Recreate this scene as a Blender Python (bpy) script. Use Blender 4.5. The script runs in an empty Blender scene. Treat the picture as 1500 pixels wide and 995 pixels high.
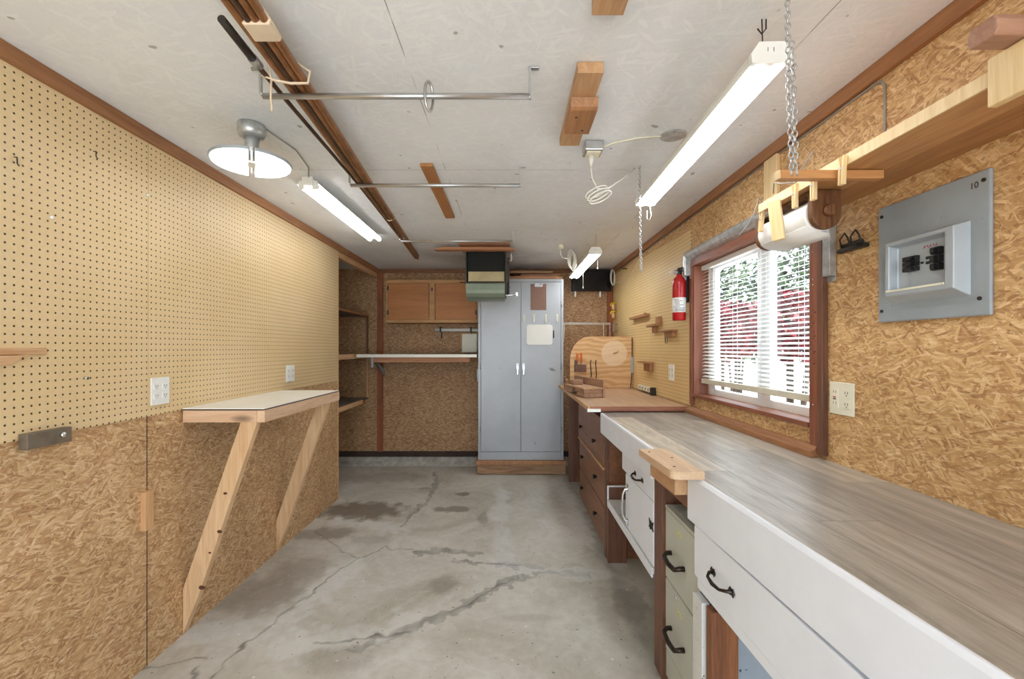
import bpy, bmesh, math, random
import numpy as np
from mathutils import Matrix, Vector, Euler
random.seed(7)
sc = bpy.context.scene
C = sc.collection
PI = math.pi
F = 658.0                       # focal length in pixels of the 1500x995 frame
CAMZ = 1.35
XL, XR, CZ, YB = -1.545, 1.205, 2.282, 5.26

# ------------------------------------------------------------------ camera, world, sun, exposure
cam = bpy.data.cameras.new('camera'); camo = bpy.data.objects.new('camera', cam); C.objects.link(camo)
camo.location = (0, 0, CAMZ); camo.rotation_euler = (PI/2, 0, 0)
cam.sensor_width = 36; cam.lens = F*36/1500; cam.shift_x = 0.002; cam.shift_y = 0.009
cam.clip_start = 0.02
sc.camera = camo
sc.view_settings.view_transform = 'Standard'
try: sc.view_settings.look = 'None'
except Exception: pass
sc.view_settings.gamma = 1; sc.view_settings.use_curve_mapping = False
sc.view_settings.exposure = 0.62
w = bpy.data.worlds.new('World'); sc.world = w; w.use_nodes = True
bg = w.node_tree.nodes['Background']; bg.inputs[0].default_value = (0.74, 0.87, 1.0, 1); bg.inputs[1].default_value = 3.2
sun = bpy.data.lights.new('sun', 'SUN'); suno = bpy.data.objects.new('sun', sun); C.objects.link(suno)
sun.energy = 9.0; sun.angle = 0.02; sun.color = (1, .96, .9)
suno.rotation_euler = Vector((-0.55, 0.12, 0.85)).to_track_quat('Z', 'Y').to_euler()
LED, TUBE, DISC = 14.0, 9.0, 6.0        # emission strengths of the lamps
sc.cycles.max_bounces = 8; sc.cycles.diffuse_bounces = 5; sc.cycles.glossy_bounces = 3; sc.cycles.transparent_max_bounces = 12
sc.cycles.use_denoising = True
sc.cycles.sample_clamp_indirect = 6

# ------------------------------------------------------------------ materials
def srgb(r, g, b):
    f = lambda c: (c/255/12.92) if c/255 <= .04045 else ((c/255+.055)/1.055)**2.4
    return (f(r), f(g), f(b), 1)
MATS = {}
class NT:
    def __init__(s, name):
        s.m = bpy.data.materials.new(name); s.m.use_nodes = True
        s.t = s.m.node_tree; s.b = s.t.nodes['Principled BSDF']; s.out = s.t.nodes['Material Output']
    def n(s, typ, **kw):
        nd = s.t.nodes.new(typ)
        for k, v in kw.items(): setattr(nd, k, v)
        return nd
    def l(s, a, b): s.t.links.new(a, b)
    def val(s, sock, v):
        if hasattr(v, 'links'): s.l(v, sock)
        else: sock.default_value = v
    def math(s, op, a, b=0.0, c=None):
        nd = s.n('ShaderNodeMath', operation=op); s.val(nd.inputs[0], a); s.val(nd.inputs[1], b)
        if c is not None: s.val(nd.inputs[2], c)
        return nd.outputs[0]
    def mix(s, f, a, b, blend='MIX'):
        nd = s.n('ShaderNodeMix', data_type='RGBA', blend_type=blend)
        s.val(nd.inputs[0], f); s.val(nd.inputs[6], a); s.val(nd.inputs[7], b); return nd.outputs[2]
    def coord(s, kind='Object'): return s.n('ShaderNodeTexCoord').outputs[kind]
    def mapping(s, v, scale=(1,1,1), loc=(0,0,0), rot=(0,0,0)):
        nd = s.n('ShaderNodeMapping'); s.l(v, nd.inputs[0])
        nd.inputs['Scale'].default_value = scale; nd.inputs['Location'].default_value = loc; nd.inputs['Rotation'].default_value = rot
        return nd.outputs[0]
    def noise(s, v, scale=5, detail=4, rough=.5, dist=0, dim='3D'):
        nd = s.n('ShaderNodeTexNoise', noise_dimensions=dim); s.l(v, nd.inputs['Vector'])
        nd.inputs['Scale'].default_value = scale; nd.inputs['Detail'].default_value = detail
        nd.inputs['Roughness'].default_value = rough; nd.inputs['Distortion'].default_value = dist
        return nd.outputs[0]
    def ramp(s, f, stops):
        nd = s.n('ShaderNodeValToRGB'); s.l(f, nd.inputs[0]); cr = nd.color_ramp
        while len(cr.elements) < len(stops): cr.elements.new(.5)
        for e, (p, c) in zip(cr.elements, stops): e.position = p; e.color = c if len(c) == 4 else (*c, 1)
        return nd.outputs[0]
    def bump(s, h, strength=.3, dist=.002):
        nd = s.n('ShaderNodeBump'); s.l(h, nd.inputs['Height']); nd.inputs['Strength'].default_value = strength
        nd.inputs['Distance'].default_value = dist; s.l(nd.outputs[0], s.b.inputs['Normal'])
    def sep(s, v): nd = s.n('ShaderNodeSeparateXYZ'); s.l(v, nd.inputs[0]); return nd.outputs
    def comb(s, x, y, z=0.0):
        nd = s.n('ShaderNodeCombineXYZ'); s.val(nd.inputs[0], x); s.val(nd.inputs[1], y); s.val(nd.inputs[2], z); return nd.outputs[0]
    def fin(s, col, rough=.6, metal=0.0, spec=None):
        s.val(s.b.inputs['Base Color'], col); s.val(s.b.inputs['Roughness'], rough); s.b.inputs['Metallic'].default_value = metal
        if spec is not None: s.b.inputs['Specular IOR Level'].default_value = spec
        return s.m

def paint(name, col, rough=.5, metal=0., var=.06, spots=0, spotcol=(.1,.08,.06,1), scale=6, bump=0):
    t = NT(name); v = t.coord()
    n = t.noise(v, scale, 5, .6)
    dark = tuple(c*(1-var*2.2) for c in col[:3])+(1,); lite = tuple(min(1, c*(1+var)) for c in col[:3])+(1,)
    c = t.ramp(n, [(.3, dark), (.65, lite)])
    if spots:
        n2 = t.noise(v, 55, 2, .5); m = t.ramp(n2, [(1-spots-.02, (0,0,0)), (1-spots+.02, (1,1,1))])
        c = t.mix(m, c, spotcol)
    if bump: t.bump(t.noise(v, 90, 3, .6), bump, .001)
    return t.fin(c, rough, metal)
def wood(name, c1, c2, axis='y', scale=1., rough=.55, knots=0, contrast=1.):
    t = NT(name); v = t.coord()
    st = {'x': (1.2, 14, 14), 'y': (14, 1.2, 14), 'z': (14, 14, 1.2)}[axis]
    st = tuple(a*scale for a in st)
    m = t.mapping(v, st)
    n = t.noise(m, 1.6, 6, .62, 1.2)
    n2 = t.noise(t.mapping(v, tuple(a*5 for a in st)), 2, 3, .6)
    f = t.math('ADD', t.math('MULTIPLY', n, .75), t.math('MULTIPLY', n2, .25))
    c = t.ramp(f, [(.5-.17/contrast, c2), (.5+.14/contrast, c1)])
    if knots:
        vo = t.n('ShaderNodeTexVoronoi', feature='F1'); t.l(t.mapping(v, {'x': (3,9,9), 'y': (9,3,9), 'z': (9,9,3)}[axis]), vo.inputs['Vector'])
        vo.inputs['Scale'].default_value = knots
        k = t.ramp(vo.outputs['Distance'], [(.07, (1,1,1)), (.13, (0,0,0))])
        c = t.mix(k, c, (c2[0]*.22, c2[1]*.18, c2[2]*.18, 1))
    t.bump(n2, .15, .001)
    return t.fin(c, rough)

def osb(name, plane, tint=(1,1,1), size=1.0, fleck=.35):
    t = NT(name); p = t.sep(t.n('ShaderNodeNewGeometry').outputs['Position'])
    u, v = {'yz': (p[1], p[2]), 'xz': (p[0], p[2])}[plane]
    uv = t.comb(u, v, 0.0)
    warp = t.n('ShaderNodeTexNoise', noise_dimensions='2D'); t.l(uv, warp.inputs['Vector']); warp.inputs['Scale'].default_value = 9
    wv = t.n('ShaderNodeVectorMath', operation='MULTIPLY_ADD'); t.l(warp.outputs['Color'], wv.inputs[0]); wv.inputs[1].default_value = (.035,.035,0); t.l(uv, wv.inputs[2])
    uvw = wv.outputs[0]
    col = None; hgt = None
    rnd = random.Random(3)
    stops = [(0.16, srgb(132,92,58)), (.28, srgb(170,130,90)), (.42, srgb(196,160,116)), (.58, srgb(212,180,136)), (.72, srgb(230,205,164)), (.86, srgb(246,230,198))]
    for k, (ang, L, W, thr) in enumerate([(10,.07,.018,0), (95,.06,.012,.35), (38,.07,.011,.5), (-35,.07,.012,.5), (68,.06,.010,.6), (-12,.07,.010,.6), (128,.05,.008,.64), (20,.05,.006,.7)]):
        L *= size; W *= size
        m = t.mapping(uvw, (1/L, 1/W, 1), (rnd.uniform(0,50), rnd.uniform(0,50), 0))
        m2 = t.n('ShaderNodeVectorRotate', rotation_type='Z_AXIS'); t.l(uvw, m2.inputs['Vector']); m2.inputs['Angle'].default_value = math.radians(ang)
        t.l(m2.outputs[0], m.node.inputs[0])
        vo = t.n('ShaderNodeTexVoronoi', voronoi_dimensions='2D', feature='F1'); t.l(m, vo.inputs['Vector']); vo.inputs['Scale'].default_value = 1
        s = t.n('ShaderNodeSeparateColor'); t.l(vo.outputs['Color'], s.inputs[0])
        gr = t.noise(t.mapping(m, (1.2, 7, 1)), 1.0, 4, .7, 0, '2D')
        value = t.math('ADD', t.math('MULTIPLY', s.outputs[0], .42), t.math('MULTIPLY', gr, .58))
        c = t.ramp(value, stops)
        edge = t.ramp(vo.outputs['Distance'], [(.5, (1,1,1)), (.85, (.66,.62,.58))])  # rims darkened: shadow between the strands is painted into the colour
        c = t.mix(.75, c, edge, 'MULTIPLY')
        if col is None: col = c; hgt = s.outputs[0]
        else:
            mask = t.math('MULTIPLY', t.math('GREATER_THAN', s.outputs[1], thr), t.math('LESS_THAN', vo.outputs['Distance'], .62))
            col = t.mix(mask, col, c)
            hm = t.n('ShaderNodeMix', data_type='FLOAT'); t.l(mask, hm.inputs[0]); t.l(hgt, hm.inputs[2]); t.l(s.outputs[2], hm.inputs[3]); hgt = hm.outputs[0]
    big = t.noise(uv, 2.2, 3, .6, 0, '2D')
    col = t.mix(1.0, col, t.ramp(big, [(.3, (.86,.82,.76,1)), (.7, (1.02,1,1,1))]), 'MULTIPLY')
    dk = t.noise(t.mapping(uvw, (26, 75, 1), (3, 5, 0), (0, 0, .5)), 1, 2, .5, 0, '2D')
    col = t.mix(t.ramp(dk, [(.71, (0,0,0)), (.76, (.5,.5,.5))]), col, srgb(105,68,42))
    for q, ang in enumerate((.5, -.6, 1.9)):
        lf = t.noise(t.mapping(uvw, (24, 105, 1), (q*7+1, q*3, 0), (0, 0, ang)), 1, 2, .5, 0, '2D')
        col = t.mix(t.ramp(lf, [(.63, (0,0,0)), (.70, (fleck,)*3)]), col, srgb(250,232,200))
    col = t.mix(1.0, col, (*tint, 1), 'MULTIPLY')
    t.bump(hgt, .25, .0015)
    return t.fin(col, .62)

def pegboard(name, y0, z0, base, lowz=None):
    t = NT(name); p = t.sep(t.n('ShaderNodeNewGeometry').outputs['Position'])
    S = .0254
    def fr(c, o): return t.math('SUBTRACT', t.math('FRACT', t.math('ADD', t.math('DIVIDE', t.math('SUBTRACT', c, o), S), 100.5)), .5)
    a, b = fr(p[1], y0), fr(p[2], z0)
    d = t.math('SQRT', t.math('ADD', t.math('MULTIPLY', a, a), t.math('MULTIPLY', b, b)))
    hole = t.ramp(d, [(.115, (1,1,1)), (.15, (0,0,0))])
    uv = t.comb(p[1], p[2])
    n = t.noise(uv, 2.0, 4, .6, 0, '2D'); n2 = t.noise(uv, 60, 3, .6, 0, '2D')
    c = t.ramp(n, [(.3, tuple(x*k for x, k in zip(base, (.93,.90,.82)))+(1,)), (.7, base)])
    c = t.mix(.25, c, t.ramp(n2, [(.3, (.8,.76,.7,1)), (.7, (1,1,1,1))]), 'MULTIPLY')
    c = t.mix(hole, c, srgb(70,48,28))
    t.bump(t.math('SUBTRACT', 1.0, hole), .5, .004)
    return t.fin(c, .5)

def emis(name, col, strength):
    t = NT(name); t.b.inputs['Base Color'].default_value = (.9,.9,.9,1)
    t.b.inputs['Emission Color'].default_value = col; t.b.inputs['Emission Strength'].default_value = strength
    n = t.noise(t.coord(), 3, 1); t.l(t.ramp(n, [(0, (.9,.9,.9,1)), (1, (.92,.92,.92,1))]), t.b.inputs['Base Color'])
    return t.m

M = MATS
M['osb_side'] = osb('osb_side', 'yz', (.93, .85, .78))
M['osb_right'] = osb('osb_right', 'yz', (.97, .88, .73), 1.0)
M['osb_back'] = osb('osb_back', 'xz', (.63, .52, .44), 1.0, .8)  # darker tint: the dim light on the back wall is mixed into the colour
M['peg_left'] = pegboard('peg_left', 1.521, 1.395, srgb(230,204,160)[:3])
M['peg_left'].name = 'pegboard_left'
M['peg_right'] = pegboard('pegboard_right', 2.95, 1.0, srgb(230,200,144)[:3])
M['trim'] = wood('trim_brown', srgb(172,120,78), srgb(134,88,54), 'y')
M['trimx'] = wood('trim_brown_x', srgb(150,100,62), srgb(104,66,40), 'x')
M['trimz'] = wood('trim_brown_z', srgb(165,92,48), srgb(118,62,32), 'z')
M['jamb'] = wood('jamb_redwood', srgb(150,92,66), srgb(118,66,46), 'z', rough=.45)
M['jamby'] = wood('jamb_redwood_y', srgb(150,92,66), srgb(118,66,46), 'y', rough=.45)
M['pine_x'] = wood('pine_x', srgb(226,190,150), srgb(196,150,108), 'x')
M['pine_y'] = wood('pine_y', srgb(224,186,142), srgb(190,142,98), 'y', knots=0)
M['pine_z'] = wood('pine_z', srgb(224,182,134), srgb(196,146,98), 'z', knots=0)
M['brace'] = wood('brace_pine', srgb(232,198,156), srgb(206,162,118), 'z')
M['pale_z'] = wood('pale_pine_z', srgb(236,212,164), srgb(214,180,126), 'z')
M['shelf_y'] = wood('shelf_pine_y', srgb(208,158,104), srgb(164,112,66), 'y', scale=.8)
M['planks'] = wood('worn_plank_x', srgb(176,140,102), srgb(120,84,56), 'x', scale=1.3, contrast=1.3)
M['dk_wood_z'] = wood('dark_brown_wood_z', srgb(124,82,60), srgb(86,54,40), 'z', rough=.45)
M['dk_wood_y'] = wood('dark_brown_wood_y', srgb(148,100,68), srgb(108,68,46), 'y', rough=.4)
M['knot'] = paint('wood_knot', srgb(96,56,34), .6, 0, .2, scale=60)
M['walnut'] = wood('walnut', srgb(124,82,48), srgb(74,44,26), 'z', scale=1.6, contrast=1.5)
M['cabinet_ply'] = wood('cabinet_ply', srgb(188,126,70), srgb(150,92,46), 'x', scale=.35, contrast=.7)
M['cabinet_frame'] = wood('cabinet_frame', srgb(196,150,98), srgb(158,112,66), 'x')
M['orange_y'] = wood('orange_board_y', srgb(184,128,78), srgb(152,100,58), 'y')
M['orange_x'] = wood('orange_board_x', srgb(198,142,102), srgb(162,108,74), 'x')
M['block_y'] = wood('block_fir_y', srgb(206,166,124), srgb(170,126,88), 'y')
M['block_d'] = wood('block_fir_dark', srgb(184,134,90), srgb(140,94,60), 'y')
M['copper'] = paint('copper_pipe', srgb(160,112,74), .38, .55, .2, scale=14)
M['copper_d'] = paint('dark_pipe', srgb(90,66,50), .4, .5, .2, scale=14)
M['conduit'] = paint('galvanised_conduit', srgb(190,190,190), .3, .85, .08)
M['galv'] = paint('galvanised_sheet', srgb(196,198,198), .35, .6, .16, scale=22)
M['chrome'] = paint('chrome', srgb(225,228,232), .12, 1.0, .03)
M['bronze'] = paint('antique_bronze', srgb(70,60,54), .35, .8, .2, scale=40)
M['steel_dark'] = paint('dark_steel', srgb(62,56,50), .5, .5, .2, scale=30)
M['black'] = paint('black_plastic', srgb(18,18,20), .35, 0, .1)
M['blackhole'] = paint('black_inside', srgb(20,22,20), .8)
M['white'] = paint('white_paint', srgb(234,238,246), .32, 0, .02)
M['white_worn'] = paint('white_worn_paint', srgb(216,216,212), .5, 0, .06, .30, srgb(110,80,60))
M['whitepl'] = paint('white_plastic', srgb(238,238,232), .4, 0, .02)
M['ivory'] = paint('ivory_plastic', srgb(232,228,206), .4, 0, .03)
M['paper'] = paint('paper_white', srgb(244,243,240), .9, 0, .02, bump=.3)
M['locker'] = paint('locker_grey_blue', srgb(172,176,180), .38, .15, .06, scale=1.6)
M['locker_d'] = paint('locker_edge', srgb(150,150,146), .45, .15, .1, scale=4)
M['filecab'] = paint('file_cabinet_grey', srgb(192,194,182), .42, .1, .05, scale=5)
M['panelgrey'] = paint('panel_grey', srgb(160,170,176), .35, .2, .06, .235, srgb(70,60,55))
M['panelgrey2'] = paint('panel_grey_light', srgb(176,184,190), .35, .2, .05)
M['greengrey'] = paint('green_grey_enamel', srgb(128,140,122), .35, .1, .08)
M['cream'] = paint('cream_enamel', srgb(186,172,132), .5, 0, .12)
M['red'] = paint('red_enamel', srgb(178,30,34), .22, 0, .05)
M['yellow'] = paint('yellow_plastic', srgb(232,200,30), .4, 0, .03)
M['orange'] = paint('orange_plastic', srgb(224,120,50), .4, 0, .03)
M['blue'] = paint('blue_print', srgb(60,110,160), .5)
M['hardboard'] = paint('brown_hardboard', srgb(140,106,90), .6, 0, .05, scale=40)
M['laminate'] = paint('white_laminate', srgb(240,238,228), .35, 0, .02)
M['greytop'] = paint('grey_shelf_top', srgb(120,112,100), .6, 0, .12)
M['concrete_edge'] = paint('concrete_curb', srgb(176,172,162), .9, 0, .18, scale=12)
M['sill_dark'] = paint('dark_sill', srgb(62,46,38), .8, 0, .2, scale=9)
M['cord'] = paint('white_cord', srgb(226,222,212), .5, 0, .04)
M['cordgrey'] = paint('grey_cable', srgb(150,144,136), .5, 0, .1)
M['string'] = paint('cream_string', srgb(226,206,180), .8, 0, .06)
M['blind'] = paint('blind_white', srgb(246,246,244), .45, 0, .01)
M['railc'] = paint('blind_rail_cream', srgb(214,208,188), .5, 0, .05)
M['vinylframe'] = paint('window_vinyl', srgb(246,248,252), .3, 0, .01)
M['ink'] = paint('pencil_ink', srgb(70,50,48), .8)
M['redink'] = paint('red_ink', srgb(190,50,60), .8)
M['yellowink'] = paint('yellow_marker', srgb(226,214,96), .8)
M['slot'] = paint('slot_dark', srgb(48,44,42), .7)
M['greyspeck'] = paint('blue_grey_speckled', srgb(164,176,188), .5, 0, .05, .30, srgb(58,62,70))
M['pavement'] = paint('pale_pavement', srgb(232,228,220), .9, 0, .05)
M['led'] = emis('led_diffuser', (.93,.965,1,1), LED)
M['tube'] = emis('fluorescent_tube', (.96,.98,1,1), TUBE)
M['disc'] = emis('led_disc', (.93,.97,1,1), DISC)

def ceiling_mat():
    t = NT('painted_ceiling'); p = t.sep(t.n('ShaderNodeNewGeometry').outputs['Position']); uv = t.comb(p[0], p[1])
    h = None
    for k, ang in enumerate((15, 75, -40, 120)):
        r = t.n('ShaderNodeVectorRotate', rotation_type='Z_AXIS'); t.l(uv, r.inputs['Vector']); r.inputs['Angle'].default_value = math.radians(ang)
        vo = t.n('ShaderNodeTexVoronoi', voronoi_dimensions='2D'); t.l(t.mapping(r.outputs[0], (18, 75, 1), (k*7.3, k*3.1, 0)), vo.inputs['Vector']); vo.inputs['Scale'].default_value = 1
        s = t.n('ShaderNodeSeparateColor'); t.l(vo.outputs['Color'], s.inputs[0])
        h = s.outputs[0] if h is None else t.math('MAXIMUM', h, t.math('MULTIPLY', s.outputs[0], t.math('GREATER_THAN', s.outputs[1], .45)))
    n = t.noise(uv, 1.4, 5, .6, 0, '2D'); n2 = t.noise(uv, 50, 3, .6, 0, '2D')
    c = t.ramp(n, [(.3, srgb(228,231,235)), (.7, srgb(240,243,247))])
    c = t.mix(t.ramp(h, [(.75, (0,0,0)), (.99, (.28,.28,.28))]), c, srgb(252,254,255))  # white highlights on the strands, painted in as a lighter colour
    # seams between the sheets
    seam = None
    for ax, pos in ((0, -.335), (0, .885), (1, 2.34), (1, 4.78)):
        d = t.math('ABSOLUTE', t.math('SUBTRACT', p[ax], pos))
        m = t.math('LESS_THAN', d, .0016); seam = m if seam is None else t.math('MAXIMUM', seam, m)
    brk = t.ramp(t.noise(uv, 4, 3, .5, 0, '2D'), [(.42, (0,0,0)), (.55, (1,1,1))])
    c = t.mix(t.math('MULTIPLY', t.math('MULTIPLY', seam, brk), .75), c, srgb(120,112,104))
    # darker mottled patch round the hanging metal box, and specks
    dx = t.math('DIVIDE', t.math('ADD', p[0], .25), .75); dy = t.math('DIVIDE', t.math('SUBTRACT', p[1], 4.5), .62)
    dd = t.math('ADD', t.math('SQRT', t.math('ADD', t.math('MULTIPLY', dx, dx), t.math('MULTIPLY', dy, dy))), t.math('MULTIPLY', t.math('SUBTRACT', n, .5), .8))
    c = t.mix(t.ramp(dd, [(.2, (.65,.65,.65)), (1.35, (0,0,0))]), c, srgb(96,84,74))
    sp = t.noise(uv, 14, 1, .5, 0, '2D'); c = t.mix(t.ramp(sp, [(.815, (0,0,0)), (.83, (.6,.6,.6))]), c, srgb(120,114,108))
    t.bump(t.math('ADD', h, t.math('MULTIPLY', n2, .5)), .5, .003)
    return t.fin(c, .55)
M['ceiling'] = ceiling_mat()

def floor_mat():
    t = NT('concrete_floor'); p = t.sep(t.n('ShaderNodeNewGeometry').outputs['Position']); uv = t.comb(p[0], p[1])
    at = t.n('ShaderNodeVertexColor', layer_name='marks'); s = t.n('ShaderNodeSeparateColor'); t.l(at.outputs[0], s.inputs[0])
    n = t.noise(uv, 1.8, 7, .62, .6, '2D'); n2 = t.noise(uv, 22, 5, .7, 0, '2D'); n3 = t.noise(uv, 5, 6, .65, 1.5, '2D')
    c = t.ramp(n, [(.28, srgb(182,178,164)), (.5, srgb(204,200,190)), (.72, srgb(218,216,209))])
    c = t.mix(.5, c, t.ramp(n3, [(.35, (.80,.79,.74,1)), (.6, (1,1,1,1)), (.8, (1.06,1.07,1.08,1))]), 'MULTIPLY')
    c = t.mix(.35, c, t.ramp(n2, [(.25, (.72,.70,.66,1)), (.6, (1,1,1,1))]), 'MULTIPLY')
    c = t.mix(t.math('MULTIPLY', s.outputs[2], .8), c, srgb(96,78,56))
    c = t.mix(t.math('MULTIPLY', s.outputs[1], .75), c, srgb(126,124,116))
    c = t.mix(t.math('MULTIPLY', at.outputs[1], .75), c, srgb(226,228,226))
    c = t.mix(t.math('MULTIPLY', s.outputs[0], .72), c, srgb(70,66,60))
    sp = t.noise(uv, 42, 1, .5, 0, '2D'); c = t.mix(t.ramp(sp, [(.80, (0,0,0)), (.82, (.7,.7,.7))]), c, srgb(84,78,70))
    sp2 = t.noise(t.mapping(uv, loc=(9,4,0)), 30, 1, .5, 0, '2D'); c = t.mix(t.ramp(sp2, [(.82, (0,0,0)), (.84, (.7,.7,.7))]), c, srgb(235,235,232))
    h = t.math('SUBTRACT', t.math('MULTIPLY', n2, .5), s.outputs[0]); t.bump(h, .3, .003)
    rough = t.ramp(n3, [(.3, (.42,.42,.42,1)), (.7, (.62,.62,.62,1))])
    return t.fin(c, rough)
M['floor'] = floor_mat()

def vinyl_mat():
    t = NT('vinyl_planks'); p = t.sep(t.n('ShaderNodeNewGeometry').outputs['Position'])
    W = .152; L = 1.22
    row = t.math('FLOOR', t.math('DIVIDE', t.math('SUBTRACT', p[0], .60), W))
    off = t.math('MULTIPLY', t.math('FRACT', t.math('MULTIPLY', row, .37)), L)
    yy = t.math('DIVIDE', t.math('ADD', t.math('ADD', p[1], off), 3.33), L)
    col = t.math('FLOOR', yy)
    wn = t.n('ShaderNodeTexWhiteNoise', noise_dimensions='2D'); t.l(t.comb(row, col), wn.inputs['Vector'])
    sh = t.math('MULTIPLY', wn.outputs[0], 17.0)
    v = t.comb(t.math('ADD', t.math('MULTIPLY', p[0], 9.0), sh), t.math('ADD', t.math('MULTIPLY', p[1], 1.3), sh))
    g = t.noise(v, 1.5, 7, .68, 1.6, '2D'); g2 = t.noise(t.mapping(v, (6, 3, 1)), 2, 4, .7, 0, '2D')
    wv = t.n('ShaderNodeTexWave', wave_type='BANDS', bands_direction='X'); t.l(v, wv.inputs['Vector'])
    wv.inputs['Scale'].default_value = .55; wv.inputs['Distortion'].default_value = 7; wv.inputs['Detail'].default_value = 3; wv.inputs['Detail Scale'].default_value = .7
    f = t.math('ADD', t.math('ADD', t.math('MULTIPLY', g, .62), t.math('MULTIPLY', g2, .30)), t.math('MULTIPLY', wv.outputs['Fac'], .08))
    c = t.ramp(f, [(.30, srgb(136,129,119)), (.5, srgb(168,161,150)), (.68, srgb(192,186,176))])
    c = t.mix(1.0, c, t.ramp(wn.outputs[0], [(0, (.62,.62,.64,1)), (.35, (.86,.85,.84,1)), (.65, (1.04,1.01,.97,1)), (1, (1.32,1.27,1.18,1))]), 'MULTIPLY')
    fx = t.math('FRACT', t.math('DIVIDE', t.math('SUBTRACT', p[0], .60), W)); fy = t.math('FRACT', yy)
    j = t.math('MAXIMUM', t.math('LESS_THAN', fx, .014), t.math('LESS_THAN', fy, .002))
    c = t.mix(t.math('MULTIPLY', j, .7), c, srgb(70,62,54))
    t.bump(g2, .2, .001)
    return t.fin(c, .36)
M['vinyl'] = vinyl_mat()

def ply_mat(name, circle=None):
    t = NT(name); v = t.coord()
    wv = t.n('ShaderNodeTexWave', wave_type='BANDS', bands_direction='Z'); t.l(t.mapping(v, (1.2, 1.2, 3.0)), wv.inputs['Vector'])
    wv.inputs['Scale'].default_value = 2.0; wv.inputs['Distortion'].default_value = 14; wv.inputs['Detail'].default_value = 3; wv.inputs['Detail Scale'].default_value = .8
    n = t.noise(t.mapping(v, (3, 3, 30)), 2, 4, .6)
    f = t.math('ADD', t.math('MULTIPLY', wv.outputs['Fac'], .5), t.math('MULTIPLY', n, .5))
    c = t.ramp(f, [(.1, srgb(200,150,98)), (.5, srgb(218,176,124)), (.9, srgb(230,196,148))])
    if circle:
        s = t.sep(v); a = t.math('SUBTRACT', s[0], circle[0]); b = t.math('SUBTRACT', s[2], circle[1])
        d = t.math('ADD', t.math('SQRT', t.math('ADD', t.math('MULTIPLY', a, a), t.math('MULTIPLY', b, b))), t.math('MULTIPLY', t.math('SUBTRACT', t.noise(v, 20, 2), .5), .015))
        c = t.mix(t.ramp(d, [(circle[2]-.006, (.6,.6,.6)), (circle[2]+.006, (0,0,0))]), c, srgb(240,222,190))
    return t.fin(c, .55)
M['ply_circle'] = ply_mat('plywood_backboard', (.43, .34, .125))
M['benchply'] = wood('bench_plywood', srgb(206,172,136), srgb(176,136,102), 'y', scale=.6, contrast=.7)
M['benchplyx'] = wood('bench_plywood_edge', srgb(170,112,86), srgb(136,84,62), 'x')

def glass_mat():
    t = NT('window_glass'); tr = t.n('ShaderNodeBsdfTransparent'); tr.inputs[0].default_value = (.97,.985,.98,1)
    gl = t.n('ShaderNodeBsdfGlossy'); gl.inputs['Roughness'].default_value = .02
    bf = t.n('ShaderNodeNewGeometry').outputs['Backfacing']; fr = t.math('MULTIPLY', t.math('SUBTRACT', 1.0, bf), .08)
    mx = t.n('ShaderNodeMixShader'); t.l(fr, mx.inputs[0]); t.l(tr.outputs[0], mx.inputs[1]); t.l(gl.outputs[0], mx.inputs[2])
    t.l(mx.outputs[0], t.out.inputs['Surface']); return t.m
M['glass'] = glass_mat()
def leaf_mat(name, cols):
    t = NT(name); oi = t.n('ShaderNodeNewGeometry')
    c = t.ramp(oi.outputs['Random Per Island'], [(i/(len(cols)-1), srgb(*k)) for i, k in enumerate(cols)])
    return t.fin(c, .6)
M['leaf_red'] = leaf_mat('red_leaves', [(40,8,14), (110,12,28), (130,22,36), (30,14,14)])
M['leaf_green'] = leaf_mat('green_leaves', [(22,30,20), (40,58,30), (70,96,46), (16,20,16)])
M['bark'] = paint('bark', srgb(70,58,48), .9, 0, .2)

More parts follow.
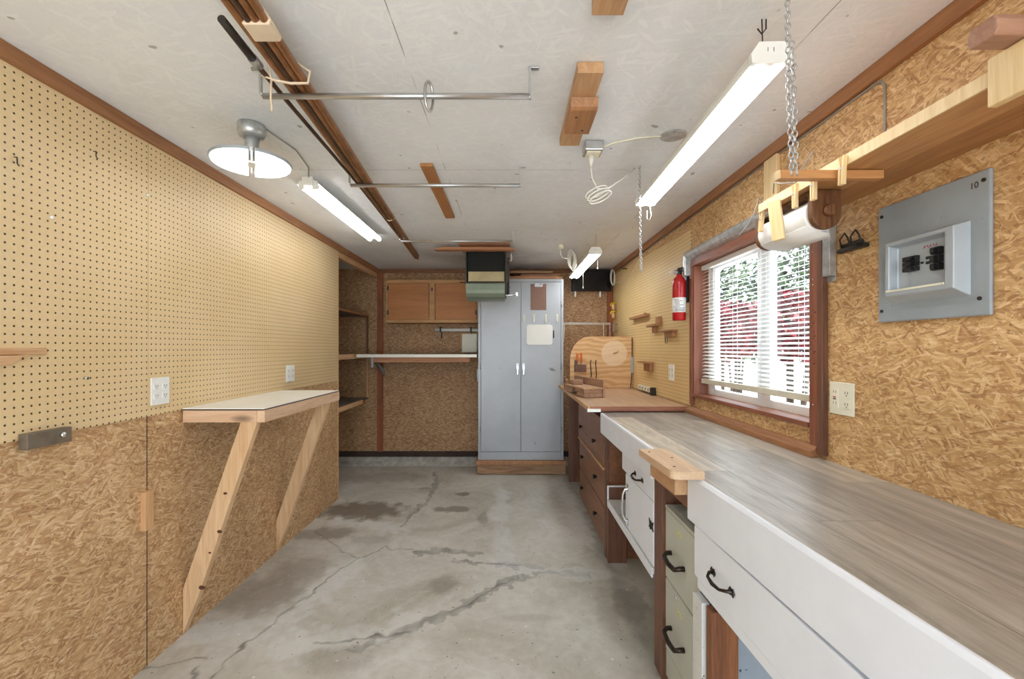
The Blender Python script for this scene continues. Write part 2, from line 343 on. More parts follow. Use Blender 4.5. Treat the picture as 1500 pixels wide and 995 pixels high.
# ------------------------------------------------------------------ mesh helpers
class MB:
    def __init__(s): s.v = []; s.f = []; s.mi = []; s.sm = []; s.M = Matrix.Identity(4); s.cur = 0; s.smooth = False
    def add(s, vs, fs, smooth=None):
        b = len(s.v); s.v += [tuple(s.M @ Vector(p)) for p in vs]
        for f in fs: s.f.append(tuple(b+i for i in f)); s.mi.append(s.cur); s.sm.append(s.smooth if smooth is None else smooth)
        return s
    def box(s, x0, x1, y0, y1, z0, z1):
        x0, x1 = sorted((x0, x1)); y0, y1 = sorted((y0, y1)); z0, z1 = sorted((z0, z1))
        vs = [(x0,y0,z0),(x1,y0,z0),(x1,y1,z0),(x0,y1,z0),(x0,y0,z1),(x1,y0,z1),(x1,y1,z1),(x0,y1,z1)]
        return s.add(vs, [(0,3,2,1),(4,5,6,7),(0,1,5,4),(1,2,6,5),(2,3,7,6),(3,0,4,7)])
    def prism(s, poly, axis, a, b):
        # poly: 2D points; axis the extrusion axis
        mk = {'x': lambda p, t: (t, p[0], p[1]), 'y': lambda p, t: (p[0], t, p[1]), 'z': lambda p, t: (p[0], p[1], t)}[axis]
        n = len(poly); area = sum(poly[i][0]*poly[(i+1)%n][1]-poly[(i+1)%n][0]*poly[i][1] for i in range(n))
        if (area < 0) ^ (axis == 'y'): poly = poly[::-1]
        if a > b: a, b = b, a
        vs = [mk(p, a) for p in poly]+[mk(p, b) for p in poly]
        fs = [tuple(range(n))[::-1], tuple(range(n, 2*n))]+[(i, (i+1)%n, n+(i+1)%n, n+i) for i in range(n)]
        return s.add(vs, fs, False)
    def tube(s, pts, r, seg=8, closed=False, cap=True):
        pts = [Vector(p) for p in pts]; n = len(pts); rings = []
        rr = r if isinstance(r, (list, tuple)) else [r]*n
        up = None; vs = []
        for i, p in enumerate(pts):
            if closed: d = pts[(i+1)%n]-pts[i-1]
            else: d = pts[min(i+1, n-1)]-pts[max(i-1, 0)]
            d = d.normalized() if d.length > 1e-9 else Vector((0,0,1))
            if up is None: up = Vector((0,0,1)) if abs(d.z) < .9 else Vector((1,0,0))
            a = d.cross(up); a = a.normalized() if a.length > 1e-6 else d.orthogonal().normalized()
            b = a.cross(d).normalized(); up = b
            for k in range(seg):
                t = 2*PI*k/seg; vs.append(tuple(p+(a*math.cos(t)+b*math.sin(t))*rr[i]))
        fs = []
        m = n if closed else n-1
        for i in range(m):
            j = (i+1) % n
            for k in range(seg):
                fs.append((i*seg+k, i*seg+(k+1)%seg, j*seg+(k+1)%seg, j*seg+k))
        s.add(vs, fs, True)
        if cap and not closed:
            b = len(s.v)-n*seg
            s.f.append(tuple(b+k for k in range(seg))[::-1]); s.f.append(tuple(b+(n-1)*seg+k for k in range(seg)))
            s.mi += [s.cur]*2; s.sm += [False]*2
        return s
    def cyl(s, p0, p1, r, seg=20): return s.tube([p0, p1], r, seg)
    def lathe(s, prof, c=(0,0,0), axis='z', seg=28):
        # prof: (r, h) pairs
        vs = []; n = len(prof)
        for r, h in prof:
            for k in range(seg):
                t = 2*PI*k/seg; a, b = r*math.cos(t), r*math.sin(t)
                q = {'z': (a, b, h), 'y': (a, h, -b), 'x': (h, a, b)}[axis]
                vs.append((c[0]+q[0], c[1]+q[1], c[2]+q[2]))
        fs = [(i*seg+k, i*seg+(k+1)%seg, (i+1)*seg+(k+1)%seg, (i+1)*seg+k) for i in range(n-1) for k in range(seg)]
        s.add(vs, fs, True)
        b = len(s.v)-n*seg
        s.f.append(tuple(b+k for k in range(seg))[::-1]); s.f.append(tuple(b+(n-1)*seg+k for k in range(seg))); s.mi += [s.cur]*2; s.sm += [False]*2
        return s

WORLD = {}
def wloc(o):
    return WORLD.get(o.name, Vector((0,0,0)))
def finish(o, label=None, cat=None, group=None, kind=None):
    if label: o['label'] = label
    if cat: o['category'] = cat
    if group: o['group'] = group
    if kind: o['kind'] = kind
    return o
def obj(name, mb, mats, parent=None, bevel=0, origin=None, seg=2):
    me = bpy.data.meshes.new(name)
    if parent is not None: org = wloc(parent) if origin is None else Vector(origin)
    elif origin is not None: org = Vector(origin)
    else:
        a = np.array(mb.v); org = Vector(((a[:,0].min()+a[:,0].max())/2, (a[:,1].min()+a[:,1].max())/2, a[:,2].min()))
    me.from_pydata([tuple(Vector(p)-org) for p in mb.v], [], mb.f); me.update()
    for p, m, sm in zip(me.polygons, mb.mi, mb.sm): p.material_index = m; p.use_smooth = sm
    if not isinstance(mats, (list, tuple)): mats = [mats]
    for m in mats: me.materials.append(M[m] if isinstance(m, str) else m)
    o = bpy.data.objects.new(name, me); C.objects.link(o)
    if parent is not None: o.parent = parent; o.location = org-wloc(parent)
    else: o.location = org
    WORLD[o.name] = org
    if bevel:
        bv = o.modifiers.new('bevel', 'BEVEL'); bv.width = bevel; bv.segments = seg; bv.limit_method = 'ANGLE'; bv.angle_limit = .7
    return o
def thing(name, label, cat, loc, group=None, kind=None):
    o = bpy.data.objects.new(name, None); C.objects.link(o); o.location = loc; o.empty_display_size = .05
    WORLD[o.name] = Vector(loc); return finish(o, label, cat, group, kind)
def copy_tree(o, parent=None):
    c = o.copy(); C.objects.link(c)
    if parent is not None: c.parent = parent
    WORLD[c.name] = wloc(o)
    for ch in list(o.children):
        if ch.name in bpy.data.objects: copy_tree(ch, c)
    return c
def struct(name, mb, mats, bevel=0):
    o = obj(name, mb, mats, origin=(0,0,0), bevel=bevel); o['kind'] = 'structure'; return o
def solo(name, mb, mats, label, cat, group=None, bevel=0, origin=None):
    return finish(obj(name, mb, mats, bevel=bevel, origin=origin), label, cat, group)
B = lambda *a: MB().box(*a)

# ------------------------------------------------------------------ room shell
# floor with its cracks, mortar patches and stains (marks of the concrete itself)
def fl(x, y):
    s = (y-511)/CAMZ; return ((x-747)/s, F/s)
def build_floor():
    xs = np.concatenate([np.linspace(-2.35, -1.55, 20), np.arange(-1.545, 1.0, .0075), np.linspace(1.0, 1.33, 12)[1:]])
    ys = np.concatenate([np.linspace(-2.2, 1.7, 24), np.arange(1.715, 5.3, .0085)])
    X, Y = np.meshgrid(xs, ys)
    def sn(a, b, seed):
        r = np.random.RandomState(seed); o = np.zeros_like(X)
        for k in range(14):
            f = r.uniform(a, b); th = r.uniform(0, 6.28); o += np.sin(X*f*np.cos(th)+Y*f*np.sin(th)+r.uniform(0, 6.28))
        return o/math.sqrt(14)
    n1, n2, n3 = sn(6, 16, 1), sn(30, 80, 2), sn(90, 220, 3)
    n4 = sn(30, 80, 12); n5 = sn(90, 220, 5)
    def dist(px, jit=.006):
        P = [fl(*p) for p in px]; xx = X+n2*jit+n3*jit*.4; yy = Y+n4*jit*1.3+n5*jit*.4
        d = np.full(X.shape, 9.)
        for (ax, ay), (bx, by) in zip(P, P[1:]):
            ux, uy = bx-ax, by-ay; L = ux*ux+uy*uy+1e-9
            t = np.clip(((xx-ax)*ux+(yy-ay)*uy)/L, 0, 1); d = np.minimum(d, np.hypot(xx-ax-t*ux, yy-ay-t*uy))
        return d
    def soft(d, w, e): return np.clip((w+e-d)/e, 0, 1)
    def blob(px, py, rx, ry):
        cx, cy = fl(px, py); x2, _ = fl(px+rx, py); _, y1 = fl(px, py-ry); _, y2 = fl(px, py+ry)
        rX = abs(x2-cx); rY = abs(y1-y2)/2
        q = np.hypot((X-cx)/rX, (Y-cy)/rY)+n1*.12+n2*.14+n3*.06
        return np.clip((1.15-q)/.5, 0, 1)
    cracks = [
        ([(312,995),(330,966),(353,955),(360,943),(379,929),(401,914),(405,904),(428,889),(439,880),(461,869),(469,858),(484,845),(499,833),(527,818),(547,811),(566,800)], .0024),
        ([(527,818),(506,811),(484,794),(461,779)], .0018), ([(564,800),(573,806),(607,805)], .0018),
        ([(200,983),(256,971),(300,965)], .0022), ([(288,995),(286,985),(292,975)], .002),
        ([(460,943),(536,936),(575,930),(600,925)], .0018), ([(663,818),(700,824),(770,830)], .0016),
        ([(588,772),(600,760),(618,742)], .0016), ([(650,900),(693,882),(728,858),(760,846)], .0018)]
    R = np.zeros_like(X)
    for px, wd in cracks: R = np.maximum(R, soft(dist(px, .007), wd*.55, .0075)*(.75+.2*n2))
    patches = [([(520,950),(560,938),(600,920),(650,902),(693,881),(721,862),(768,846)], .028), ([(768,846),(800,838),(864,842)], .022),
               ([(637,693),(640,708),(629,731)], .022), ([(629,731),(614,744),(596,760)], .025),
               ([(614,810),(648,806),(704,812)], .034), ([(663,822),(720,826),(790,832)], .02)]
    G = np.zeros_like(X)
    for px, wd in patches: G = np.maximum(G, soft(dist(px, .016)-n1*.006, wd, .008)*(.75+.2*n2))
    S = np.zeros_like(X)
    for a in [(520,748,72,14,.95),(476,782,50,9,.6),(667,746,30,5,.8),(678,724,12,3,.8),(648,856,22,14,.5),(622,716,12,3,.5),
              (560,700,60,8,.35),(378,868,70,30,.45),(440,835,50,20,.35),(900,810,40,14,.3),(708,758,8,10,.5),(925,890,28,30,.55),(500,965,60,20,.3),(545,790,30,8,.3),(890,905,20,30,.25),(780,905,40,6,.2)]:
        S = np.maximum(S, blob(*a[:4])*a[4])
    # slab joint and scuffed strip along the bench
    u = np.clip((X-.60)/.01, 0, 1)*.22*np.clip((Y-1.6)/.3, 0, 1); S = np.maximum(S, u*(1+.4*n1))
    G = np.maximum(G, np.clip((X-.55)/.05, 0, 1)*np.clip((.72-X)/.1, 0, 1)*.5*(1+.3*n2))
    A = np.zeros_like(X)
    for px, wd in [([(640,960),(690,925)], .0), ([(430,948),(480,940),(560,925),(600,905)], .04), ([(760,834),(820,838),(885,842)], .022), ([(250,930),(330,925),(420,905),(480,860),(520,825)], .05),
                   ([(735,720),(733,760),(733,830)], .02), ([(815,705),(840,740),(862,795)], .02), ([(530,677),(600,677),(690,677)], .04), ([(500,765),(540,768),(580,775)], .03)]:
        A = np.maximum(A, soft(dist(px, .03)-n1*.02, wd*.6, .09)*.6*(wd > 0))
    ny, nx = X.shape
    verts = np.stack([X, Y, np.zeros_like(X)], -1).reshape(-1, 3)
    i = np.arange((ny-1)*(nx-1)); r, c = i//(nx-1), i % (nx-1); a = r*nx+c
    faces = np.stack([a, a+1, a+nx+1, a+nx], -1)
    me = bpy.data.meshes.new('floor')
    me.vertices.add(len(verts)); me.vertices.foreach_set('co', verts.astype(np.float32).ravel())
    me.loops.add(faces.size); me.loops.foreach_set('vertex_index', faces.astype(np.int32).ravel())
    me.polygons.add(len(faces)); me.polygons.foreach_set('loop_start', (np.arange(len(faces))*4).astype(np.int32))
    me.update(calc_edges=True)
    ca = me.color_attributes.new('marks', 'FLOAT_COLOR', 'POINT')
    ca.data.foreach_set('color', np.clip(np.stack([R, G, S, A], -1), 0, 1).astype(np.float32).ravel())
    me.materials.append(M['floor'])
    o = bpy.data.objects.new('floor', me); C.objects.link(o); o['kind'] = 'structure'
build_floor()
struct('ceiling', B(-2.35, 1.33, -1.3, 5.4, CZ, CZ+.1), 'ceiling')
struct('wall_left', B(XL-.07, XL, -1.3, 4.03, 0, CZ), 'osb_side')
struct('wall_alcove', MB().box(-2.35, -2.25, 3.9, 5.4, 0, CZ).box(-2.25, XL-.07, 3.93, 4.0, 0, CZ), 'osb_side')
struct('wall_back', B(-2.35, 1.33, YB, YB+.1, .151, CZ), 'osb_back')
mb = MB().prism([(YB-.10, 0), (YB+.1, 0), (YB+.1, .087), (YB-.004, .087), (YB-.03, .07)], 'x', -2.35, 1.33)
struct('baseboard_curb', mb, 'concrete_edge')
struct('baseboard_back', B(-2.25, XR, YB-.012, YB+.1, .087, .151), 'sill_dark')
WY0, WY1, WZ0, WZ1 = 1.79, 2.915, 1.055, 1.89
mb = MB().box(XR, XR+.125, -1.3, WY0, 0, CZ).box(XR, XR+.125, WY1, 5.4, 0, CZ).box(XR, XR+.125, WY0, WY1, 0, WZ0).box(XR, XR+.125, WY0, WY1, WZ1, CZ)
struct('wall_right', mb, 'osb_right')
# front wall returns beside the open garage door behind the camera
struct('wall_front', MB().box(-1.545, -1.35, -1.3, -1.2, 0, CZ).box(1.1, XR, -1.3, -1.2, 0, CZ).box(-1.35, 1.1, -1.3, -1.2, 2.2, CZ), 'osb_side')
struct('trim_left', MB().box(XL, XL+.02, -1.2, YB, CZ-.055, CZ), 'trim', bevel=.003)
struct('trim_right', MB().box(XR-.02, XR, -1.2, YB, CZ-.055, CZ), 'trim', bevel=.003)
struct('trim_back', MB().box(XL, XR-.02, YB-.02, YB, CZ-.045, CZ), 'trimx', bevel=.003)
struct('trim_alcove_header', MB().box(XL-.05, XL-.002, 4.03, YB, CZ-.105, CZ-.0), 'pine_y', bevel=.003)
struct('trim_back_post', MB().box(-1.545, -1.482, YB-.03, YB-.002, .151, CZ-.045), 'trimz', bevel=.003)
struct('trim_back_corner', MB().box(1.135, 1.198, YB-.03, YB-.002, .95, CZ-.045), 'trimz', bevel=.003)
struct('trim_alcove_edge', MB().box(XL-.07, XL+.004, 4.03, 4.042, 0, CZ-.056), 'pine_z')

# pegboards
mb = MB().box(XL+.0005, XL+.006, -1.19, 1.9095, 1.062, CZ-.056)
solo('pegboard', mb, 'peg_left', 'near sheet of cream pegboard on left wall, with metal bar at its lower edge', 'pegboard')
mb = MB().box(XL+.0005, XL+.006, 1.9125, 4.029, 1.062, CZ-.056)
solo('pegboard', mb, 'peg_left', 'far sheet of cream pegboard on left wall above fold-out shelf', 'pegboard')
mb = MB().prism([(2.975, .97), (5.225, .97), (5.225, 2.205), (2.975, 2.14)], 'x', XR-.006, XR-.0005)
solo('pegboard', mb, 'peg_right', 'yellowish pegboard on right wall behind the fire extinguisher', 'pegboard')
struct('trim_sheet_seam', MB().box(XL, XL+.0015, 1.9095, 1.9125, 0, 1.062), 'sill_dark')

# ------------------------------------------------------------------ window
win = thing('window_1', None, None, (XR, 2.35, WZ0), kind='structure')
def wpart(name, mb, mat, bevel=.002): return obj(name, mb, mat, win, bevel)
J = .018
wpart('jamb', B(XR-.012, XR+.08, WY1-.002, WY1+J-.004, WZ0, WZ1), 'jamb')
wpart('jamb', B(XR-.012, XR+.08, WY0-J+.004, WY0+.002, WZ0, WZ1), 'jamb')
wpart('casing', B(XR-.02, XR-.002, WY0-.062, WY0-.012, .955, WZ1+.1), 'jamb')
wpart('casing', B(XR-.026, XR-.002, WY0-.092, WY0-.064, .945, WZ1+.1), 'dk_wood_z')
wpart('casing', B(XR-.02, XR-.002, WY1+.015, WY1+.055, .985, WZ1+.02), 'jamb')
wpart('head', B(XR-.022, XR+.08, WY0-.01, WY1+.02, WZ1-.004, WZ1+.045), 'jamby')
wpart('sill', B(XR-.02, XR+.075, WY0, WY1+.01, WZ0-.018, WZ0+.002), 'jamby')
fx0, fx1 = XR+.085, XR+.122
mb = MB().box(fx0, fx1, WY0, WY0+.05, WZ0, WZ1).box(fx0, fx1, WY1-.05, WY1, WZ0, WZ1).box(fx0, fx1, WY0+.05, WY1-.05, WZ0, WZ0+.04).box(fx0, fx1, WY0+.05, WY1-.05, WZ1-.04, WZ1)
wpart('window_frame', mb, 'vinylframe', .003)
mb = MB().box(fx0-.012, fx1-.015, 2.205, 2.25, WZ0+.04, WZ1-.04).box(fx0, fx1-.005, 2.25, 2.345, WZ0+.04, WZ1-.04).box(fx0-.004, fx1-.01, WY1-.10, WY1-.05, WZ0+.04, WZ1-.04)
wpart('sash', mb, 'vinylframe', .003)
wpart('glass_pane', B(fx0+.015, fx0+.019, WY0+.05, WY1-.05, WZ0+.04, WZ1-.04), 'glass', 0)
# pencil notes on the near casing
mb = MB()
for i in range(26):
    y = WY0-.016-random.uniform(0, .03); z = 1.50-i*.0085+random.uniform(-.002, .002); L = random.uniform(.004, .016)
    mb.box(XR-.0206, XR-.02, y-L, y, z, z+random.choice([.001, .0015, .004]))
wpart('handwriting', mb, 'ink', 0)
mb = MB()
for z in (1.60, 1.62, 1.13, 1.73): mb.lathe([(.004, 0), (.004, .004)], (XR-.024, WY0-.035, z), 'x', 8)
wpart('screw', mb, 'chrome', 0)

bl = thing('window_blind', 'white slatted mini blind lowered almost to the sill of the window', 'blind', (XR+.05, 2.35, WZ1))
bx = XR+.048
obj('head_rail', B(bx-.014, bx+.014, WY0+.005, WY1-.005, WZ1-.034, WZ1-.006), 'blind', bl, .002)
zz = WZ1-.05; k = 0
ns = 31; pitch = (WZ1-.05-1.175)/(ns-1)
for k in range(ns):
    z = 1.175+k*pitch; mb = MB(); a = math.radians(24)
    pts = []
    for q in range(5):
        t = (q-2)/2; c0 = .0115*t; h = .0012*(1-t*t); pts.append((bx+c0*math.cos(a), z+c0*math.sin(a)+h))
    vs = []
    for (x, zq) in pts: vs += [(x, WY0+.012, zq), (x, WY1-.012, zq), (x, WY0+.012, zq-.0008), (x, WY1-.012, zq-.0008)]
    fs = []
    for q in range(4):
        b = q*4; fs += [(b, b+4, b+5, b+1), (b+2, b+3, b+7, b+6), (b, b+2, b+6, b+4), (b+1, b+5, b+7, b+3)]
    fs += [(0, 1, 3, 2), (16, 18, 19, 17)]
    mb.add(vs, fs); obj('slat', mb, 'blind', bl)
obj('bottom_rail', B(bx-.014, bx+.012, WY0+.008, WY1-.005, 1.128, 1.158), 'railc', bl, .003)
for y in (1.93, 2.22, 2.50, 2.79):
    mb = MB()
    for x in (bx-.0125, bx+.0125): mb.tube([(x, y, 1.15), (x, y, WZ1-.03)], .0009, 5)
    obj('ladder_cord', mb, 'blind', bl)

# metal roller housing above the window
mb = MB(); prof = []
for i in range(9):
    t = -PI/2+PI*i/8+PI; prof.append((XR-.004+.055*math.cos(t), 1.963+.036*math.sin(t)))
mb.prism([(x, z) for x, z in prof], 'y', 1.72, 2.985)
mb.box(XR-.058, XR-.004, 2.95, 2.983, 1.83, 1.97)
solo('window_shade_housing', mb, 'galv', 'long dented grey metal housing above the window', 'shade housing', bevel=.006)
mb = MB().box(XR-.028, XR-.002, 1.655, 1.693, 1.62, 2.0).box(XR-.004, XR-.002, 1.655, 1.70, 1.60, 1.62)
solo('metal_channel', mb, 'galv', 'grey metal channel strip upright beside the near edge of window frame', 'metal channel', bevel=.002)

# moulding at the back of the worktop below the window
mb = MB().prism([(XR-.045, .929), (XR-.002, .929), (XR-.002, .972), (XR-.02, .972), (XR-.03, .958), (XR-.045, .952)], 'y', 1.735, 2.985)
solo('wood_moulding', mb, 'trim', 'stained wood moulding strip along back of worktop under the window', 'moulding', bevel=.001)

# ------------------------------------------------------------------ outside the window
struct('ground_outside', B(1.6, 60, -10, 80, -.2, -.1), 'pavement')
struct('ground_front', B(-10, 1.6, -14, -2.2, -.2, -.02), 'pavement')
def shrub(name, c, rad, n, mat, label, sz=.09, seed=1):
    r = random.Random(seed); t = thing(name, label, 'shrub', (c[0], c[1], -.1)); mb = MB()
    for i in range(n):
        while True:
            p = Vector((r.uniform(-1, 1), r.uniform(-1, 1), r.uniform(-1, 1)))
            if .25 < p.length < 1: break
        p = Vector((c[0]+p.x*rad[0], c[1]+p.y*rad[1], c[2]+p.z*rad[2]))
        e = Euler((r.uniform(-1, 1), r.uniform(-1, 1), r.uniform(0, 6.28))).to_matrix(); s = sz*r.uniform(.5, 1.2)
        q = [(-.5, 0, 0), (-.15, -.28, .05), (.5, 0, 0), (-.15, .28, .05)]
        mb.add([tuple(p+e @ Vector(a)*s) for a in q], [(0, 1, 2, 3)])
    o = obj('foliage', mb, mat, t); o['kind'] = 'stuff'
    mb = MB()
    for i in range(4):
        a = r.uniform(0, 6.28); mb.tube([(c[0]+.05*math.cos(a), c[1]+.05*math.sin(a), -.1), (c[0]+.2*math.cos(a), c[1]+.2*math.sin(a), c[2]-rad[2]*.4), (c[0]+rad[0]*.5*math.cos(a), c[1]+rad[1]*.5*math.sin(a), c[2])], [.03, .022, .01], 6)
    obj('stem', mb, 'bark', t)
shrub('leafy_shrub', (4.7, 9.3, 2.15), (.8, 1.6, 1.15), 3000, 'leaf_green', 'dark green shrub outside seen through left half of window', sz=.14, seed=2)
shrub('flowering_shrub', (3.0, 6.3, 1.60), (.55, .8, .42), 2300, 'leaf_red', 'red flowering shrub outside seen through left half of window', sz=.10, seed=3)
shrub('flowering_shrub', (3.0, 4.8, 1.58), (.55, .62, .40), 2100, 'leaf_red', 'red flowering shrub outside seen through right half of window', sz=.10, seed=4)
shrub('leafy_shrub', (4.7, 6.7, 2.2), (.8, 1.0, 1.15), 2700, 'leaf_green', 'dark green shrub outside seen through right half of window', sz=.14, seed=5)

# ------------------------------------------------------------------ ceiling lamps
def led_light(name, label, xc, y0, y1, z, h=.055, wd=.052):
    t = thing(name, label, 'ceiling light', (xc, (y0+y1)/2, z), )
    ang = 0
    mb = MB(); top = z+h
    poly = [(xc-wd, z+.018), (xc-wd+.004, z+.006), (xc+wd-.004, z+.006), (xc+wd, z+.018), (xc+wd*.62, top), (xc-wd*.62, top)]
    mb.prism(poly, 'y', y0+.012, y1-.012); obj('housing', mb, 'whitepl', t, .001)
    poly2 = [(xc-wd-.003, z+.026), (xc-wd-.001, z), (xc+wd+.001, z), (xc+wd+.003, z+.026), (xc+wd*.66, top+.003), (xc-wd*.66, top+.003)]
    mb = MB().prism(poly2, 'y', y0-.004, y0+.012); mb.cur = 1
    for dx in (-.012, .004): mb.box(xc+dx, xc+dx+.002, y0-.0046, y0-.003, z+.03, z+.042)
    obj('end_cap', mb, ['whitepl', 'slot'], t, .002)
    obj('end_cap', MB().prism(poly2, 'y', y1-.012, y1+.004), 'whitepl', t, .002)
    mb = MB()
    for sx in (-1, 1):
        mb.prism([(xc+sx*.003, z+.006), (xc+sx*(wd-.006), z+.006), (xc+sx*(wd-.010), z-.001), (xc+sx*wd*.5, z-.006), (xc+sx*.008, z-.001)], 'y', y0+.013, y1-.013)
    obj('diffuser', mb, 'led', t)
    return t
L1 = led_light('shop_light', 'large bright LED shop light hanging on chains nearest the window', .0, -.61, .61, 0)
L1.location = (.722, 1.83, 2.125); L1.rotation_euler = (0, 0, -.020)
WORLD[L1.name] = Vector((.722, 1.83, 2.125))
L2 = led_light('shop_light', 'smaller LED shop light hanging in front of the black screen at back', .690, 3.62, 4.84, 2.112)

def link_chain(path, rl=.0085, wire=.0019, pitch=.0135, jitter=0, seed=1):
    mb = MB(); r = random.Random(seed); i = 0
    pts = [Vector(p) for p in path]
    for a, b in zip(pts, pts[1:]):
        L = (b-a).length; n = max(1, int(L/pitch)); d = (b-a).normalized()
        s1 = d.orthogonal().normalized(); s2 = d.cross(s1)
        for k in range(n):
            c = a+(b-a)*((k+.5)/n)+Vector((r.uniform(-1, 1), r.uniform(-1, 1), 0))*jitter
            s = s1 if i % 2 else s2; i += 1
            ring = [c+d*(rl*math.cos(t))+s*(rl*.62*math.sin(t)) for t in [2*PI*q/8 for q in range(8)]]
            mb.tube(ring, wire, 5, closed=True)
    return mb
def solo_chain(mb, mat, label): return solo('hanging_chain', mb, mat, label, 'chain')
mb = link_chain([(.672, 1.09, CZ), (.679, 1.095, 2.0), (.690, 1.10, 1.775)])
mb2 = link_chain([(.69, 1.10, 2.10), (.700, 1.10, 1.775)], jitter=.003, seed=4); b = len(mb.v); mb.v += mb2.v; mb.f += [tuple(i+b for i in f) for f in mb2.f]; mb.mi += mb2.mi; mb.sm += mb2.sm
solo_chain(mb, 'conduit', 'thick doubled steel chain dangling from ceiling before near end of shop light')
mb = link_chain([(.660, 2.29, CZ), (.663, 2.29, 2.10), (.668, 2.29, 1.745)], rl=.0095)
solo_chain(mb, 'conduit', 'thin steel chain dangling at the far end of the large shop light')
mb = MB()
mb.tube([(.715, 1.27, 2.19), (.712, 1.27, CZ)], .0016, 6); mb.tube([(.700, 1.27, 2.255), (.712, 1.27, 2.24), (.724, 1.27, 2.255), (.724, 1.27, CZ)], .002, 6)
solo('wire_hanger', mb, 'steel_dark', 'thin wire hook holding near end of large shop light', 'hanger')
mb = MB(); mb.tube([(.745, 2.44, 2.10), (.748, 2.45, 2.06), (.762, 2.45, 2.052), (.768, 2.44, 2.075), (.76, 2.44, 2.125)], .0025, 8)
solo('pull_cord', mb, 'whitepl', 'white wire loop hanging from far end of large shop light', 'cord')
for (x, y, za, zb, lb) in ((.700, 3.65, 2.17, CZ, 'near end'), (.690, 4.80, 2.17, CZ, 'far end')):
    solo('wire_hanger', MB().tube([(x, y, za-.004), (x, y, zb)], .0015, 6), 'conduit', 'thin wire holding %s of small shop light' % lb, 'hanger')
for (x, y, z0, z1, lb) in ((.762, 3.90, 2.04, 2.118, 'short white pull cord beside the small shop light'), (.70, 4.30, 1.925, 2.11, 'long white pull cord hanging in front of the black screen')):
    mb = MB().tube([(x, y, z0+.02), (x, y, z1)], .0018, 6).lathe([(.003, z0), (.005, z0+.006), (.003, z0+.022)], (x, y, 0), 'z', 10)
    solo('pull_cord', mb, 'cord', lb, 'cord')

# fluorescent twin tube fixture left
t = thing('fluorescent_fixture', 'twin tube fluorescent fixture on ceiling left, beyond the round lamp', 'ceiling light', (-1.094, 3.03, CZ))
x0, x1, y0, y1 = -1.154, -1.033, 2.42, 3.64; xc = (x0+x1)/2
mb = MB().prism([(xc-.022, CZ-.001), (xc+.022, CZ-.001), (xc+.022, CZ-.038), (xc+.010, CZ-.046), (xc-.010, CZ-.046), (xc-.022, CZ-.038)], 'y', y0+.01, y1)
mb.prism([(x0, CZ-.044), (x0+.002, CZ-.04), (xc-.022, CZ-.016), (xc-.022, CZ-.012), (x0-.001, CZ-.038)], 'y', y0+.01, y1)
mb.prism([(x1, CZ-.044), (x1-.002, CZ-.04), (xc+.022, CZ-.016), (xc+.022, CZ-.012), (x1+.001, CZ-.038)], 'y', y0+.01, y1)
obj('housing', mb, 'whitepl', t, .001)
for sx in (-1, 1):
    obj('tube', MB().cyl((xc+sx*.037, y0+.03, CZ-.047), (xc+sx*.037, y1-.01, CZ-.047), .016, 16), 'tube', t)
    mb = MB().box(xc+sx*.037-.014, xc+sx*.037+.014, y0+.012, y0+.026, CZ-.066, CZ-.022)
    mb.cyl((xc+sx*.037, y0+.026, CZ-.047), (xc+sx*.037, y0+.036, CZ-.047), .0165, 14); obj('lamp_holder', mb, 'whitepl', t, .002)
obj('end_cap', B(xc-.030, xc+.030, y0-.002, y0+.012, CZ-.048, CZ-.002), 'whitepl', t, .004)

# round two-panel lamp
t = thing('round_lamp', 'round ceiling lamp with two glowing half-disc panels', 'ceiling light', (-1.075, 1.87, CZ))
cx, cy = -1.075, 1.87
obj('lamp_base', MB().lathe([(.052, CZ), (.054, CZ-.03), (.048, CZ-.05), (.034, CZ-.056)], (cx, cy, 0)), 'galv', t)
obj('socket', MB().lathe([(.030, CZ-.054), (.026, CZ-.085), (.028, CZ-.10), (.022, CZ-.14)], (cx, cy, 0)), 'galv', t)
LR = Matrix.Translation((cx, cy, 0)) @ Matrix.Rotation(math.radians(29.8), 4, 'Z') @ Matrix.Translation((-cx, -cy, 0))
def lm(): m = MB(); m.M = LR; return m
for sx in (-1, 1):
    poly = [(cx+sx*.010, cy-.148)]+[(cx+sx*max(.010, .153*math.cos(a)), cy+.153*math.sin(a)) for a in [(-PI/2+.08)+(PI-.16)*i/24 for i in range(25)]]+[(cx+sx*.010, cy+.148)]
    p = obj('half_disc_panel', lm().prism(poly, 'z', 2.120, 2.132), 'panelgrey2', t, .002)
    poly2 = [((x-cx-sx*.016)*.93+cx+sx*.018, (y-cy)*.95+cy) for x, y in poly]
    obj('diffuser', lm().prism(poly2, 'z', 2.1165, 2.1198), 'disc', p)
obj('hinge', lm().box(cx-.004, cx+.004, cy-.13, cy+.13, 2.123, 2.142).box(cx-.014, cx+.014, cy-.03, cy+.03, 2.114, 2.122), 'whitepl', t, .002)
solo('lamp_cable', MB().tube([(-1.03, 1.9, CZ-.004), (-1.0, 2.1, CZ-.004), (-1.03, 2.3, CZ-.006), (-1.085, 2.42, CZ-.006)], .003, 6), 'cordgrey', 'thin grey cable on ceiling joining round lamp and tube fixture', 'cable')

